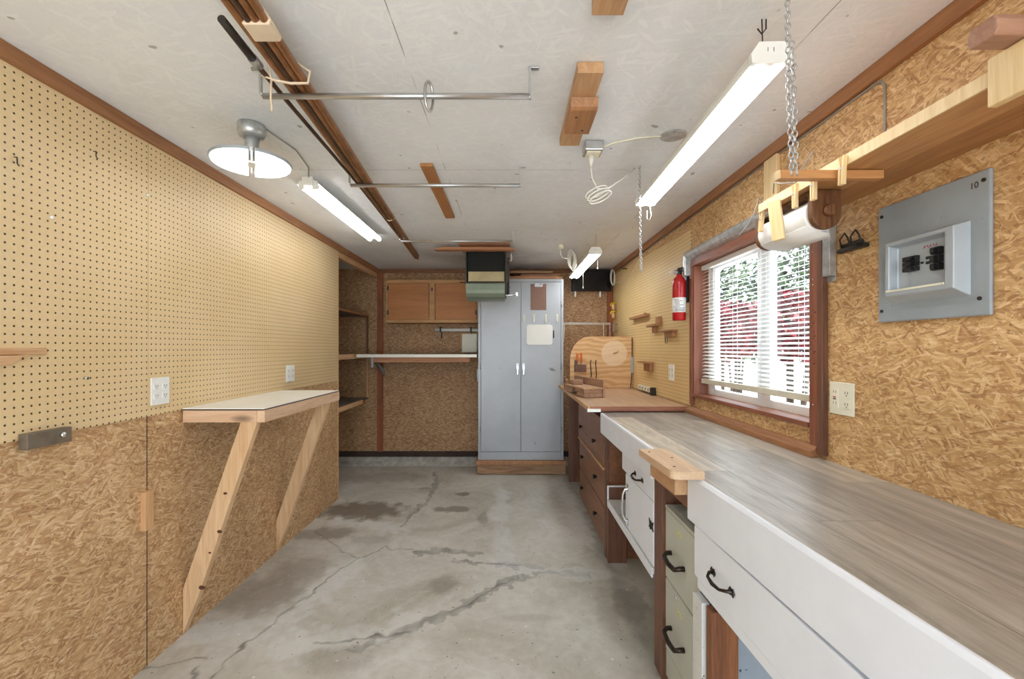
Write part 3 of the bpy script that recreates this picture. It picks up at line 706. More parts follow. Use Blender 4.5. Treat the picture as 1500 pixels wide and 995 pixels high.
# ------------------------------------------------------------------ hanging rods and pipes
def rod(label, Y, xa, xb, right_foot):
    t = thing('hanging_rod', label, 'rod', ((xa+xb)/2, Y, CZ)); z = 2.186
    pts = [(xa, Y-.03, CZ-.004), (xa, Y, CZ-.006), (xa+.002, Y, z+.01), (xa+.012, Y, z)]
    obj('rod', MB().tube([(xa+.008, Y, z), (xb, Y, z)], .0095, 12), 'conduit', t)
    obj('bracket', MB().box(xb-.004, xb+.004, Y-.008, Y+.008, z-.008, CZ-.002).box(xb-.004, xb+right_foot, Y-.008, Y+.008, CZ-.006, CZ-.001), 'conduit', t, .001)
    obj('bracket', MB().tube([(xa-.03, Y, CZ-.006), (xa, Y, CZ-.006), (xa, Y, z+.012), (xa+.01, Y, z)], .006, 8), 'conduit', t)
    return t
rod('nearest of three ceiling rods, with a metal ring around it', 1.487, -.825, .066, .03)
rod('middle of three ceiling rods, passing under a brown strip', 2.298, -.822, .052, .03)
rod('farthest of three ceiling rods, just before the grey-green box', 3.49, -.855, .022, .03)
mb = MB(); ring = [(-.268+.006*math.cos(t)*0, 1.487+.014*math.sin(t), 2.192+.048*math.cos(t)) for t in [2*PI*i/20 for i in range(20)]]
mb.tube([(-.268+.010*math.sin(2*PI*i/20), 1.487+.020*math.sin(2*PI*i/20), 2.186+.048*math.cos(2*PI*i/20)) for i in range(20)], .0048, 8, closed=True)
solo('metal_ring', mb, 'conduit', 'oval metal ring hanging around the nearest ceiling rod', 'ring')
zt = 2.186+.0095
def pipe(y0, y1, x0, x1, r, z, mat, lb, grp='copper pipes lying across the ceiling rods', name='copper_pipe', sag=0):
    pts = [(x0+(x1-x0)*i/8, y0+(y1-y0)*i/8, z+r) for i in range(9)]
    return solo(name, MB().tube(pts, r, 10), mat, lb, 'pipe', grp)
pl = 'brown copper pipe of the bundle laid across the ceiling rods'
def xat(Y, off): return -.592-.068*Y+off
pipe(.55, 4.22, xat(.55, -.034), xat(4.22, -.010), .0115, zt, 'copper', 'leftmost copper pipe of the bundle across the ceiling rods')
pipe(.5, 4.24, xat(.5, -.010), xat(4.24, -.002), .0095, zt, 'copper_d', 'thin dark pipe second from left in the copper bundle')
pipe(.6, 4.26, xat(.6, .012), xat(4.26, .007), .0115, zt, 'copper', 'middle copper pipe lying directly on the ceiling rods')
pipe(.5, 4.1, xat(.5, .037), xat(4.1, .016), .0105, zt, 'copper', 'rightmost copper pipe of the bundle across the ceiling rods')
pipe(.6, 3.9, xat(.6, .001), xat(3.9, .004), .010, zt+.022, 'copper_d', 'dark pipe in upper layer resting in middle of the copper bundle')
pipe(.6, 4.25, xat(.6, .026), xat(4.25, .012), .010, zt+.021, 'copper', 'upper copper pipe resting on right side of the bundle')
t = thing('long_rod', 'single dark rod with thick handle, left of the copper pipe bundle', 'rod', (-.78, 2.6, zt))
pts = [(-.748, 1.165, zt+.01), (-.758, 1.32, zt+.01)]
obj('handle', MB().tube(pts, [.011, .0125], 12), 'steel_dark', t)
obj('ferrule', MB().tube([(-.758, 1.32, zt+.01), (-.7605, 1.36, zt+.01)], .0145, 12), 'conduit', t)
obj('shaft', MB().tube([(-.7605, 1.36, zt+.008), (-.768, 1.55, zt+.008), (-.786, 2.3, zt+.008), (-.846, 3.49, zt+.008), (-.886, 4.2, zt+.008)], .0075, 10), 'copper_d', t)
# foam wrap and strings around the bundle
mb = MB()
def wrap(Y, hw, pad, L):
    x = xat(Y, 0); return [(x-.024, Y, zt-.003), (x+.046, Y, zt-.003), (x+.051, Y, zt+.01), (x+.03, Y, zt+.046), (x-.02, Y, zt+.046), (x-.03, Y, zt+.01)]
ra = wrap(1.165, 0, 0, 0); rb = wrap(1.235, 0, 0, 0)
mb.add(ra+rb, [(i, (i+1) % 6, 6+(i+1) % 6, 6+i) for i in range(6)]+[tuple(range(6))[::-1], tuple(range(6, 12))])
solo('foam_wrap', mb, 'string', 'cream foam sleeve wrapped around the near end of copper pipes', 'wrap', bevel=.004)
x = xat(1.42, 0)
mb = MB().tube([(x-.062, 1.40, zt+.03), (x-.055, 1.40, zt-.006), (x, 1.41, zt-.012), (x+.05, 1.42, zt-.006), (x+.056, 1.42, zt+.03), (x+.02, 1.40, zt+.048), (x-.05, 1.40, zt+.046)], .0042, 8, closed=True)
mb.tube([(x-.055, 1.40, zt-.004), (x-.060, 1.405, zt-.06), (x-.058, 1.41, zt-.10)], .0032, 6)
mb.tube([(x-.055, 1.40, zt-.004), (x-.085, 1.40, zt+.006)], .0032, 6)
solo('string_tie', mb, 'string', 'cream string knotted around copper pipes near the first rod', 'string')
x = xat(2.95, .003)
mb = MB().tube([(x-.036, 2.95, zt+.01), (x, 2.95, zt-.006), (x+.036, 2.95, zt+.01), (x+.03, 2.95, zt+.044), (x-.03, 2.95, zt+.044)], .003, 6, closed=True)
solo('string_tie', mb, 'string', 'small cream string around copper pipes between second and third rods', 'string')

# wooden blocks on the ceiling
BX0, BX1 = .219, .304
solo('wooden_board', B(BX0, BX1, .66, 1.205, CZ-.038, CZ-.001), 'block_y', 'short board on ceiling at top edge, nearest the camera', 'board', bevel=.002)
solo('wooden_board', B(BX0, BX1, 1.455, 1.98, CZ-.038, CZ-.001), 'block_y', 'fir board on ceiling carrying a smaller rounded block', 'board', bevel=.002)
mb = MB().prism([(1.59, CZ-.039), (1.60, CZ-.070), (1.612, CZ-.077), (1.79, CZ-.077), (1.79, CZ-.039)], 'x', BX0-.002, BX1+.010)
mb.cur = 1
for px, py in ((.245, 1.66), (.283, 1.76)): mb.lathe([(.005, CZ-.0785), (.005, CZ-.077)], (px, py, 0), 'z', 10)
solo('wooden_block', mb, ['block_d', 'slot'], 'small rounded block screwed under the fir ceiling board', 'block', bevel=.003)
solo('wooden_strip', B(-.450, -.388, 2.25, 3.15, CZ-.018, CZ-.001), 'orange_y', 'flat orange brown strip on ceiling above the middle rod', 'strip', bevel=.001)
# ceiling outlet with plug and cord
t = thing('ceiling_outlet', 'metal ceiling outlet box with a white plug, beside the fir board', 'outlet', (.376, 2.04, CZ))
obj('metal_box', B(.335, .418, 2.0, 2.085, CZ-.045, CZ-.001), 'conduit', t, .005)
obj('socket_face', B(.345, .408, 2.01, 2.075, CZ-.052, CZ-.045), 'ivory', t, .004)
t = thing('extension_lead', 'white power cord with plug looping under the ceiling outlet', 'cord', (.376, 2.05, 2.2))
obj('plug', MB().tube([(.368, 2.045, CZ-.052), (.368, 2.045, CZ-.075), (.369, 2.047, CZ-.10)], [.014, .012, .005], 10), 'cord', t)
mb = MB().tube([(.369, 2.047, CZ-.10), (.375, 2.06, CZ-.15), (.405, 2.08, CZ-.19), (.45, 2.1, CZ-.185), (.47, 2.12, CZ-.17), (.55, 2.2, CZ-.10), (.64, 2.3, CZ-.01)], .0034, 7)
for k in range(3): mb.tube([(.40+.05*math.sin(a)+.01*k, 2.085+.02*math.cos(a), CZ-.205-.012*k-.026*math.cos(a+.9)) for a in [2*PI*i/14 for i in range(14)]], .003, 6, closed=True)
obj('cable', mb, 'cord', t)
solo('cover_plate', MB().lathe([(.056, CZ-.001), (.056, CZ-.004), (.05, CZ-.006)], (.712, 1.96, 0)), 'galv', 'round grey cover plate on ceiling left of the large shop light', 'cover plate')
solo('surface_cable', MB().tube([(.42, 2.03, CZ-.02), (.47, 2.02, CZ-.005), (.56, 1.98, CZ-.004), (.66, 1.96, CZ-.004)], .004, 6), 'ivory', 'ivory cable on ceiling from outlet box to round plate', 'cable')
# second plug near the back
t = thing('ceiling_outlet', 'white ceiling socket with coiled cord left of the small shop light', 'outlet', (.45, 4.0, CZ))
obj('socket_face', MB().lathe([(.03, CZ-.001), (.032, CZ-.03), (.024, CZ-.045)], (.452, 4.0, 0)), 'ivory', t)
mb = MB().tube([(.452, 4.0, CZ-.045), (.45, 4.0, CZ-.09), (.47, 4.02, CZ-.12), (.52, 4.05, CZ-.12), (.55, 4.1, CZ-.10)], .005, 7)
for k in range(4): mb.tube([(.555+.028*math.cos(a)+.008*k, 4.1, CZ-.11+.085*math.sin(a)-.01*k) for a in [2*PI*i/16 for i in range(16)]], .004, 6, closed=True)
obj('cable', mb, 'cord', t)

# ------------------------------------------------------------------ hanging grey-green box
t = thing('hanging_metal_box', 'grey-green metal box with open dark top hanging from ceiling before the locker', 'metal box', (-.22, 4.1, 1.78))
obj('mount_block', B(-.445, -.0, 3.90, 4.25, 2.255, CZ-.001), 'dk_wood_y', t, .002)
mb = MB().prism([(-.675, 2.234), (-.60, 2.252), (-.012, 2.252), (.045, 2.234), (.04, 2.228), (-.66, 2.228)], 'y', 3.98, 4.06)
obj('top_board', mb, 'orange_x', t, .001)
bx0, bx1, by0, by1 = -.392, -.045, 4.07, 4.34
mb = MB().box(bx0-.012, bx0, by0-.01, by1, 1.93, 2.254).box(bx1, bx1+.010, by0-.01, by1, 1.83, 2.254).box(bx0, bx1, by1-.01, by1, 1.83, 2.254)
obj('side_panel', mb, 'steel_dark', t, .001)
obj('dark_interior', B(bx0+.004, bx1-.004, by0+.03, by1-.02, 2.056, 2.25), 'blackhole', t)
mb = MB().prism([(by0+.005, 1.945), (by0+.02, 2.052), (by0+.035, 2.056), (by0+.035, 1.94)], 'x', bx0+.012, bx1-.006)
obj('cream_panel', mb, 'cream', t, .001)
prof = [(by0+.24, 1.95), (by0-.005, 1.95), (by0-.022, 1.935), (by0-.026, 1.88), (by0-.018, 1.85), (by0+.01, 1.82), (by0+.05, 1.806), (by0+.1, 1.80), (by0+.24, 1.80)]
obj('curved_front', MB().prism(prof, 'x', bx0-.006, bx1), 'greengrey', t, .004)
obj('hinge', MB().cyl((bx0+.01, by0-.016, 1.952), (bx1-.01, by0-.016, 1.952), .006, 10), 'steel_dark', t)
mb = MB().box(bx1+.012, bx1+.040, by0, by0+.03, 1.83, 2.18).tube([(bx1+.03, by0-.01, 1.95), (bx1+.035, by0-.02, 1.9), (bx1+.02, by0-.01, 1.85)], .008, 8)
mb.lathe([(.02, 0), (.02, .01)], (bx1+.025, by0-.012, 2.16), 'y', 14).lathe([(.014, 0), (.014, .012)], (bx1+.03, by0-.014, 1.87), 'y', 14)
obj('side_mechanism', mb, 'steel_dark', t)
obj('chrome_arm', MB().cyl((bx1+.005, by0-.01, 1.832), (bx1+.10, by0-.01, 1.838), .009, 10).box(bx1+.095, bx1+.118, by0-.016, by0-.004, 1.825, 1.86), 'chrome', t, .001)
mb = MB().tube([(bx1+.055, by0, 2.21), (bx1+.06, by0, 2.16), (bx1+.05, by0, 2.14)], .006, 8)
obj('white_tie', mb, 'cord', t)
obj('support_wire', MB().cyl((bx0-.075, by0+.1, 1.968), (bx0-.005, by0+.1, 1.962), .005, 6), 'steel_dark', t)

# ------------------------------------------------------------------ back wall
# locker
LX0, LX1, LY, LZ0, LZ1 = -.342, .576, 4.83, .153, 2.100
t = thing('metal_locker', 'tall grey two-door metal cabinet standing on a wooden plinth at back', 'metal cabinet', (.117, 5.0, LZ0))
obj('body', B(LX0, LX1, LY+.014, 5.24, LZ0, LZ1), 'locker', t, .006)
obj('front_frame', MB().box(LX0, LX0+.026, LY, LY+.014, LZ0, LZ1).box(LX1-.026, LX1, LY, LY+.014, LZ0, LZ1).box(LX0+.026, LX1-.026, LY, LY+.014, LZ1-.03, LZ1).box(LX0+.026, LX1-.026, LY, LY+.014, LZ0, LZ0+.088), 'locker', t, .002)
xm = .117; dz0, dz1 = LZ0+.092, LZ1-.034
for i, (a, b2) in enumerate(((LX0+.029, xm-.0025), (xm+.0025, LX1-.029))):
    d = obj('door', B(a, b2, LY-.004, LY+.012, dz0, dz1), 'locker', t, .003)
    hx = xm-.036 if i == 0 else xm+.030
    mb = MB().box(hx-.011, hx+.011, LY-.010, LY-.004, 1.125, 1.19).prism([(LY-.010, 1.185), (LY-.034, 1.172), (LY-.030, 1.075), (LY-.020, 1.068), (LY-.016, 1.13), (LY-.010, 1.14)], 'x', hx-.007, hx+.007)
    obj('handle', mb, 'chrome', d, .002)
mb = MB()
for z in (.45, 1.13, 1.8):
    for x in (LX0+.025, LX1-.025): mb.cyl((x, LY-.004, z), (x, LY-.004, z+.06), .005, 8)
obj('hinge', mb, 'locker_d', t)
mb = MB().box(-.362, .600, 4.80, 5.22, .105, LZ0-.001)
t = thing('wooden_plinth', 'weathered wooden plinth under the tall grey metal cabinet', 'plinth', (.12, 5.0, .006))
obj('top_board', B(-.362, .602, 4.795, 5.15, .108, LZ0-.001), 'block_d', t, .004)
obj('front_beam', B(-.355, .597, 4.803, 4.85, .006, .107), 'planks', t, .006)
obj('side_beam', MB().box(-.355, -.31, 4.851, 5.14, .0, .107), 'planks', t, .004)
obj('side_beam', MB().box(.552, .597, 4.851, 5.14, .0, .107), 'planks', t, .004)
mb = MB()
for (x, z, r) in ((.452, 1.128, .022), (.475, 1.118, .014), (.43, 1.14, .010), (-.11, 1.14, .008), (.27, .33, .010), (.275, .345, .006)):
    mb.add([(x+r*(1+.3*math.sin(3*q+x*50))*math.cos(q), LY-.0044, z+r*.8*(1+.25*math.cos(4*q))*math.sin(q)) for q in [2*PI*i/18 for i in range(18)]], [tuple(range(18))])
obj('scuff_mark', mb, paint('scuff', srgb(140,144,150), .6), t)
# things on the locker door
t = thing('clipboard', 'brown clipboard hanging on the right door of grey metal cabinet', 'clipboard', (.305, LY-.008, 1.765))
obj('board', B(.222, .390, LY-.009, LY-.005, 1.765, 2.045), 'hardboard', t, .0015)
obj('clip', MB().box(.262, .350, LY-.018, LY-.009, 2.012, 2.040).cyl((.262, LY-.020, 2.046), (.350, LY-.020, 2.046), .007, 10).lathe([(.012, 0), (.012, .003)], (.28, LY-.021, 2.03), 'y', 12).lathe([(.012, 0), (.012, .003)], (.332, LY-.021, 2.03), 'y', 12), 'chrome', t, .001)
def hook(x):
    return MB().box(x-.008, x+.008, LY-.010, LY-.005, 1.635, 1.722).box(x-.006, x+.006, LY-.026, LY-.010, 1.635, 1.644).box(x-.006, x+.006, LY-.029, LY-.025, 1.635, 1.672)
for x, lb in ((.150, 'first'), (.258, 'second'), (.385, 'third'), (.508, 'fourth')):
    solo('adhesive_hook', hook(x), 'ivory', '%s from left of four beige hooks on grey cabinet door' % lb, 'hook', 'beige hooks on the cabinet door', bevel=.001)
t = thing('whiteboard', 'small rounded whiteboard on the right door of the grey cabinet', 'whiteboard', (.318, LY-.008, 1.39))
def rrect(x0, x1, z0, z1, r, n=5):
    p = []
    for cx_, cz_, a0 in ((x1-r, z1-r, 0), (x0+r, z1-r, PI/2), (x0+r, z0+r, PI), (x1-r, z0+r, 1.5*PI)):
        p += [(cx_+r*math.cos(a0+PI/2*i/n), cz_+r*math.sin(a0+PI/2*i/n)) for i in range(n+1)]
    return p
obj('board', MB().prism(rrect(.178, .458, 1.392, 1.610, .03), 'y', LY-.013, LY-.005), 'whitepl', t, .001)
obj('marker', MB().cyl((.468, LY-.014, 1.465), (.468, LY-.014, 1.545), .006, 10), 'steel_dark', t)
# boards on top of the locker
solo('flat_board', B(-.02, .560, 4.86, 5.2, LZ1+.001, LZ1+.035), 'orange_x', 'orange board lying flat on top of the grey cabinet, lowest one', 'board', bevel=.002)
for (a, b2, y, z, h, m, lb) in ((.05, .52, 4.93, LZ1+.037, .016, 'planks', 'weathered thin plank resting directly on orange board over cabinet'), (.12, .55, 4.96, LZ1+.055, .02, 'orange_x', 'short reddish plank in middle of the stack over cabinet'), (.0, .47, 4.90, LZ1+.077, .022, 'planks', 'topmost weathered plank of the stack over cabinet')):
    solo('flat_board', B(a, b2, y, 5.19, z, z+h), m, lb, 'board', bevel=.002)
# wall cabinet
t = thing('wall_cabinet', 'brown two-door wooden wall cabinet left of the grey metal cabinet', 'wall cabinet', (-.85, 5.13, 1.645))
wx0, wx1, wy, wz0, wz1 = -1.385, -.352, 5.01, 1.640, 2.120
fs = lambda px: (px-747)/131.6
obj('body', B(wx0, wx1, wy+.018, YB-.002, wz0, wz1-.01), 'cabinet_frame', t, .002)
mb = MB().box(wx0, wx1, wy, wy+.018, wz1-.04, wz1).box(wx0, wx1, wy, wy+.018, wz0, wz0+.036).box(wx0, wx0+.026, wy, wy+.018, wz0+.036, wz1-.04).box(wx1-.02, wx1, wy, wy+.018, wz0+.036, wz1-.04).box(-.90, -.838, wy, wy+.018, wz0+.036, wz1-.04)
obj('face_frame', mb, 'cabinet_frame', t, .002)
for a, b2 in ((-1.355, -.905), (-.832, -.376)):
    d = obj('door', B(a, b2, wy-.012, wy-.001, wz0+.034, wz1-.042), 'cabinet_ply', t, .003)
    hx = a if a < -1 else b2
    for z in (wz0+.09, wz1-.12): obj('hinge', B(hx-.012, hx+.004, wy-.015, wy-.003, z, z+.05), 'steel_dark', d, .001)
obj('latch', MB().box(-.878, -.862, wy-.010, wy-.001, 1.99, 2.03), 'steel_dark', t, .001)
# horizontal rod under the cabinet
t = thing('wall_rod', 'white rod on black brackets under the wall cabinet', 'rod', (-.62, 5.2, 1.56))
obj('rod', MB().cyl((-.865, 5.19, 1.567), (-.352, 5.19, 1.567), .018, 14), 'whitepl', t)
for x in (-.80, -.45):
    obj('bracket', MB().box(x-.012, x+.012, 5.165, YB-.002, 1.588, 1.60).box(x-.010, x+.010, 5.165, 5.171, 1.545, 1.60).box(x-.007, x+.007, 5.245, YB-.002, 1.47, 1.6), 'steel_dark', t, .001)
solo('panel_cover', MB().box(-.560, -.385, YB-.030, YB-.002, 1.305, 1.525).box(-.553, -.391, YB-.036, YB-.030, 1.312, 1.515), 'ivory', 'ivory rectangular cover on back wall under the white rod', 'cover', bevel=.003)
solo('switch_plate', B(-.385, -.348, YB-.012, YB-.002, .97, 1.11), 'panelgrey2', 'grey plate on back wall touching side of the metal cabinet', 'plate', bevel=.002)
# back wall shelf
t = thing('wall_shelf', 'long white-edged shelf on back wall beside the grey cabinet', 'shelf', (-.98, 5.0, 1.26))
obj('shelf_board', B(-1.612, -.352, 4.735, YB-.002, 1.262, 1.289), 'greytop', t)
obj('edge_strip', B(-1.616, -.350, 4.728, 4.735, 1.259, 1.291), 'laminate', t, .001)
obj('apron', B(-1.455, -.43, 4.78, 4.80, 1.205, 1.261), 'orange_x', t, .002)
obj('bracket', MB().box(-1.475, -1.455, 4.78, YB-.002, 1.245, 1.261).prism([(4.80, 1.245), (4.84, 1.245), (YB-.002, 1.03), (YB-.002, 1.10)], 'x', -1.472, -1.460).box(-1.475, -1.455, 4.775, 4.79, 1.15, 1.26), 'panelgrey2', t, .001)
# alcove shelves
def alc(label, z, yend, thick, nos, mat='pine_y'):
    t = thing('alcove_shelf', label, 'shelf', (-1.95, 4.65, z))
    obj('shelf_board', MB().box(-2.248, -1.655, 4.06, YB-.003, z-.02, z), 'greytop', t)
    obj('front_edge', MB().box(-1.654, -1.635, 4.06, yend, z-thick, z+.002), mat, t, .002)
alc('lowest shelf in the dark alcove at back left', .782, 5.0, .045, 1)
alc('middle shelf in the dark alcove, level with white-edged shelf', 1.292, 5.20, .05, 1)
alc('highest shelf in the dark alcove at back left', 1.742, 5.20, .022, 1, 'trim')
solo('alcove_upright', B(-1.672, -1.655, YB-.03, YB-.002, .783, 1.27), 'pine_z', 'thin pale upright strip between lowest and middle alcove shelves', 'upright', bevel=.001)
solo('alcove_upright', B(-1.672, -1.655, YB-.03, YB-.002, 1.294, 1.72), 'dk_wood_z', 'thin dark upright strip above the middle alcove shelf', 'upright', bevel=.001)

# black screen in right back corner
t = thing('black_screen', 'black rectangular screen mounted high in right back corner', 'screen', (.94, 5.15, 2.015))
obj('frame', MB().box(.712, 1.168, 5.165, 5.235, 2.015, 2.262), 'black', t, .008)
obj('panel', B(.722, 1.158, 5.159, 5.165, 2.025, 2.250), paint('screen_glass', srgb(14,15,18), .18), t, .001)
for x in (.757, 1.045): obj('mount_foot', MB().box(x-.009, x+.009, 5.20, YB-.002, 1.955, 2.014).box(x-.005, x+.005, 5.185, 5.20, 1.945, 1.985), 'whitepl', t, .002)
mb = MB()
for k in range(3): mb.tube([(1.17+.022*math.cos(a)+.006*k-.02, 5.05, 2.16+.085*math.sin(a)-.008*k) for a in [2*PI*i/16 for i in range(16)]], .0035, 6, closed=True)
mb.tube([(1.185, 5.05, 2.10), (1.195, 4.85, 2.06), (1.195, 4.6, 2.055), (1.196, 4.45, 2.10), (1.196, 4.3, 2.14), (1.196, 4.15, 2.18)], .003, 6)
solo('coiled_cable', mb, 'cord', 'white cable looped beside the black screen and along pegboard', 'cable')
# yellow holders on the pegboard
for z, lb in ((1.86, 'upper'), (1.765, 'lower')):
    t = thing('yellow_holder', '%s of two yellow tool holders at far end of pegboard' % lb, 'holder', (1.16, 5.08, z-.06))
    obj('yellow_clip', MB().tube([(XR-.008, 5.05, z), (XR-.065, 5.05, z), (XR-.072, 5.05, z-.01), (XR-.072, 5.05, z-.03)], .008, 8).tube([(XR-.03, 5.02, z), (XR-.06, 5.02, z)], .007, 8), 'yellow', t)
    obj('wood_handle', MB().lathe([(.012, z-.075), (.018, z-.06), (.018, z-.02), (.012, z-.008)], (XR-.045, 5.05, 0), 'z', 14), 'pine_z', t)
# wire rack
mb = MB()
for dz in (0, -.014): mb.tube([(.585, 5.10, 1.644+dz), (1.135, 5.10, 1.640+dz)], .0038, 8)
mb.tube([(.62, 5.10, 1.64), (.608, 5.10, 1.42)], .0038, 8).tube([(1.062, 5.10, 1.64), (1.062, 5.10, 1.47)], .003, 8)
mb.tube([(1.135, 5.10, 1.645), (1.135, 5.10, 1.44)], .0045, 8).tube([(.62, 5.10, 1.64), (.62, YB-.003, 1.64)], .003, 8).tube([(1.135, 5.10, 1.64), (1.135, YB-.003, 1.64)], .003, 8)
solo('wire_rack', mb, 'whitepl', 'white wire rack on back wall right of the grey cabinet', 'rack')
mb = MB().tube([(XR-.008, 5.0, 1.62), (XR-.09, 5.0, 1.62), (XR-.09, 5.0, 1.545), (XR-.012, 5.0, 1.545)], .005, 8).box(XR-.06, XR-.05, 4.99, 5.01, 1.54, 1.625)
solo('small_clamp', mb, 'cordgrey', 'small grey wire clamp on pegboard under the yellow holders', 'clamp')

# ------------------------------------------------------------------ left wall things
def outlet(label, side, u0, u1, v0, v1, gfci=False):
    X0 = XL+.006 if side == 'L' else (XR if gfci else XR-.006); s = 1 if side == 'L' else -1
    t = thing('outlet', label, 'outlet', (X0, (u0+u1)/2, v0))
    def bx(mb, a, b2, c, d, w0, w1): return mb.box(X0+s*w0, X0+s*w1, a, b2, c, d)
    obj('cover_plate', bx(MB(), u0, u1, v0, v1, 0, .0055), 'ivory' if gfci else 'whitepl', t, .0025)
    um = (u0+u1)/2; q = (u1-u0)/4; hh = (v1-v0)
    for i, uc in enumerate((um-q*.95, um+q*.95)):
        if gfci and i == 1:
            mb = bx(MB(), uc-.017, uc+.017, v0+hh*.2, v1-hh*.2, .0055, .008); mb.cur = 1
            for vv in (v0+hh*.32, v0+hh*.66):
                for du in (-.006, .006): bx(mb, uc+du-.001, uc+du+.001, vv, vv+.008, .008, .0084)
            bx(mb, uc-.006, uc+.006, v0+hh*.46, v0+hh*.49, .008, .010); mb.cur = 2; bx(mb, uc-.006, uc+.006, v0+hh*.52, v0+hh*.55, .008, .010)
            obj('socket', mb, ['ivory', 'slot', 'redink'], t, 0); continue
        for vc in (v0+hh*.33, v0+hh*.67):
            mb = bx(MB(), uc-.016, uc+.016, vc-.013, vc+.013, .0055, .0075); mb.cur = 1
            for du in (-.006, .006): bx(mb, uc+du-.0012, uc+du+.0012, vc-.002, vc+.007, .0075, .0079)
            bx(mb, uc-.002, uc+.002, vc-.009, vc-.005, .0075, .0079)
            obj('socket', mb, ['whitepl' if side == 'L' else 'ivory', 'slot'], t, 0)
    return t
outlet('white four-socket outlet plate on left pegboard, left of the fold-out shelf', 'L', 1.913+.008, 2.025, 1.105, 1.224)
outlet('white four-socket outlet plate on left pegboard near its far end', 'L', 3.082, 3.20, 1.118, 1.236)
outlet('ivory outlet plate on right pegboard beside the window', 'R', 3.27, 3.385, 1.114, 1.233).children
outlet('ivory outlet plate with test buttons on wall right of window', 'R', 1.568, 1.687, 1.110, 1.228, True)

t = thing('metal_bar', 'short grey brown metal bar bolted to left wall at pegboard lower edge', 'bar', (XL+.02, 1.48, 1.03))
obj('bar', MB().box(XL+.006, XL+.036, 1.405, 1.548, 1.032, 1.082), paint('bar_metal', srgb(120,108,92), .5, .3, .15, scale=20), t, .002)
obj('bolt', MB().lathe([(.010, .0), (.010, .006), (.006, .010), (.002, .011)], (XL+.036, 1.515, 1.060), 'x', 12), 'chrome', t)
t = thing('small_ledge', 'small pinkish wooden ledge on left pegboard at picture left edge', 'ledge', (XL, 1.33, 1.29))
obj('back_strip', MB().box(XL+.006, XL+.018, 1.15, 1.484, 1.330, 1.352), 'pine_y', t, .003)
obj('ledge_block', MB().prism([(1.15, 1.329), (1.39, 1.329), (1.345, 1.300), (1.15, 1.300)], 'x', XL+.006, XL+.05), 'pine_y', t, .002)
solo('wooden_strip', B(XL, XL+.022, 1.878, 1.922, .585, .748), 'pine_z', 'small upright pine strip on lower left wall', 'strip', bevel=.002)
for (y, z, lb) in ((1.503, 1.79, 'small pale knob high on near left pegboard'), (1.90, 2.0, 'small pale knob beside the seam of left pegboard')):
    solo('push_pin', MB().lathe([(.004, 0), (.006, .008), (.003, .012)], (XL+.006, y, z), 'x', 10), 'whitepl', lb, 'pin')
for (y, z, lb) in ((1.394, 1.945, 'small dark hook on left pegboard near picture left edge'), (1.66, 2.08, 'small dark hook on left pegboard under the trim')):
    solo('peg_hook', MB().tube([(XL+.005, y, z), (XL+.015, y, z), (XL+.016, y, z-.02), (XL+.022, y, z-.028)], .0018, 6), 'steel_dark', lb, 'hook')
solo('peg_hook', MB().tube([(XL+.005, 1.625, 1.245), (XL+.018, 1.625, 1.243)], .005, 8), 'chrome', 'small shiny screw head on left pegboard below the ledge', 'screw')

t = thing('fold_out_shelf', 'white topped pine shelf on left wall with two diagonal braces', 'shelf', (-1.35, 2.56, 0))
sy0, sy1, sx1 = 2.108, 3.035, -1.152
obj('shelf_top', MB().box(XL+.008, sx1-.002, sy0, sy1-.01, 1.066, 1.071), 'laminate', t)
obj('top_core', MB().box(XL+.008, sx1-.003, sy0+.001, sy1-.011, 1.060, 1.0655), 'sill_dark', t)
obj('front_board', B(sx1-.036, sx1, sy0+.001, sy1, 1.003, 1.060), wood('pink_pine_y', srgb(232,200,168), srgb(206,164,128), 'y', knots=.5), t, .002)
obj('end_board', B(XL+.008, sx1-.037, sy0+.001, sy0+.037, 1.003, 1.060), wood('pink_pine_x', srgb(228,194,162), srgb(206,164,128), 'x', knots=.5), t, .002)
obj('end_board', B(XL+.008, sx1-.037, sy1-.037, sy1, 1.003, 1.060), 'pine_x', t, .002)
for y in (2.118, 2.965):
    poly = [(-1.270, 1.003), (-1.192, 1.003), (XL+.078, .19), (XL+.002, .003), (XL+.002, .215)]
    mb = MB().prism(poly, 'y', y, y+.038); mb.cur = 1
    kn = ((329.5, 723, .008), (321, 779, .010), (307, 810, .006), (295, 861, .013)) if y < 2.5 else ()
    for kx, ky, kr in kn:
        xx = (kx-747)*y/F; z_ = CAMZ-(ky-511)*y/F
        mb.add([(xx+kr*(1.5 if math.cos(q) > .3 else 1)*math.cos(q), y-.0004, z_+kr*.8*math.sin(q)) for q in [2*PI*i/10 for i in range(10)]], [tuple(range(10))])
    obj('brace', mb, ['brace', 'knot'], t, .0015)

# ------------------------------------------------------------------ right pegboard things
def pegledge(label, y, z, parts, name='peg_ledge'):
    mb = MB()
    for a in parts: mb.box(XR-.006-a[0], XR-.006-a[1], y+a[2], y+a[3], z+a[4], z+a[5])
    return solo(name, mb, 'block_d', label, 'ledge', bevel=.002)
pegledge('long slanted wooden ledge highest on the right pegboard', 4.1, 1.63, [(.045, 0, -.25, .25, 0, .022), (.045, .032, -.25, -.21, .022, .03)])
pegledge('stepped wooden tool holder in the middle of right pegboard', 3.66, 1.53, [(.06, 0, -.12, .10, 0, .018), (.03, 0, -.12, -.05, .018, .075), (.03, 0, -.02, .04, -.05, 0)])
pegledge('wooden block holder with small hooks on pegboard near extinguisher', 3.33, 1.455, [(.06, 0, -.12, .11, .02, .034), (.035, 0, -.10, .06, -.02, .02)])
pegledge('small wooden ledge low on right pegboard above the power strip', 3.87, 1.18, [(.07, 0, -.14, .12, .045, .06), (.03, 0, -.11, .06, -.02, .045)])
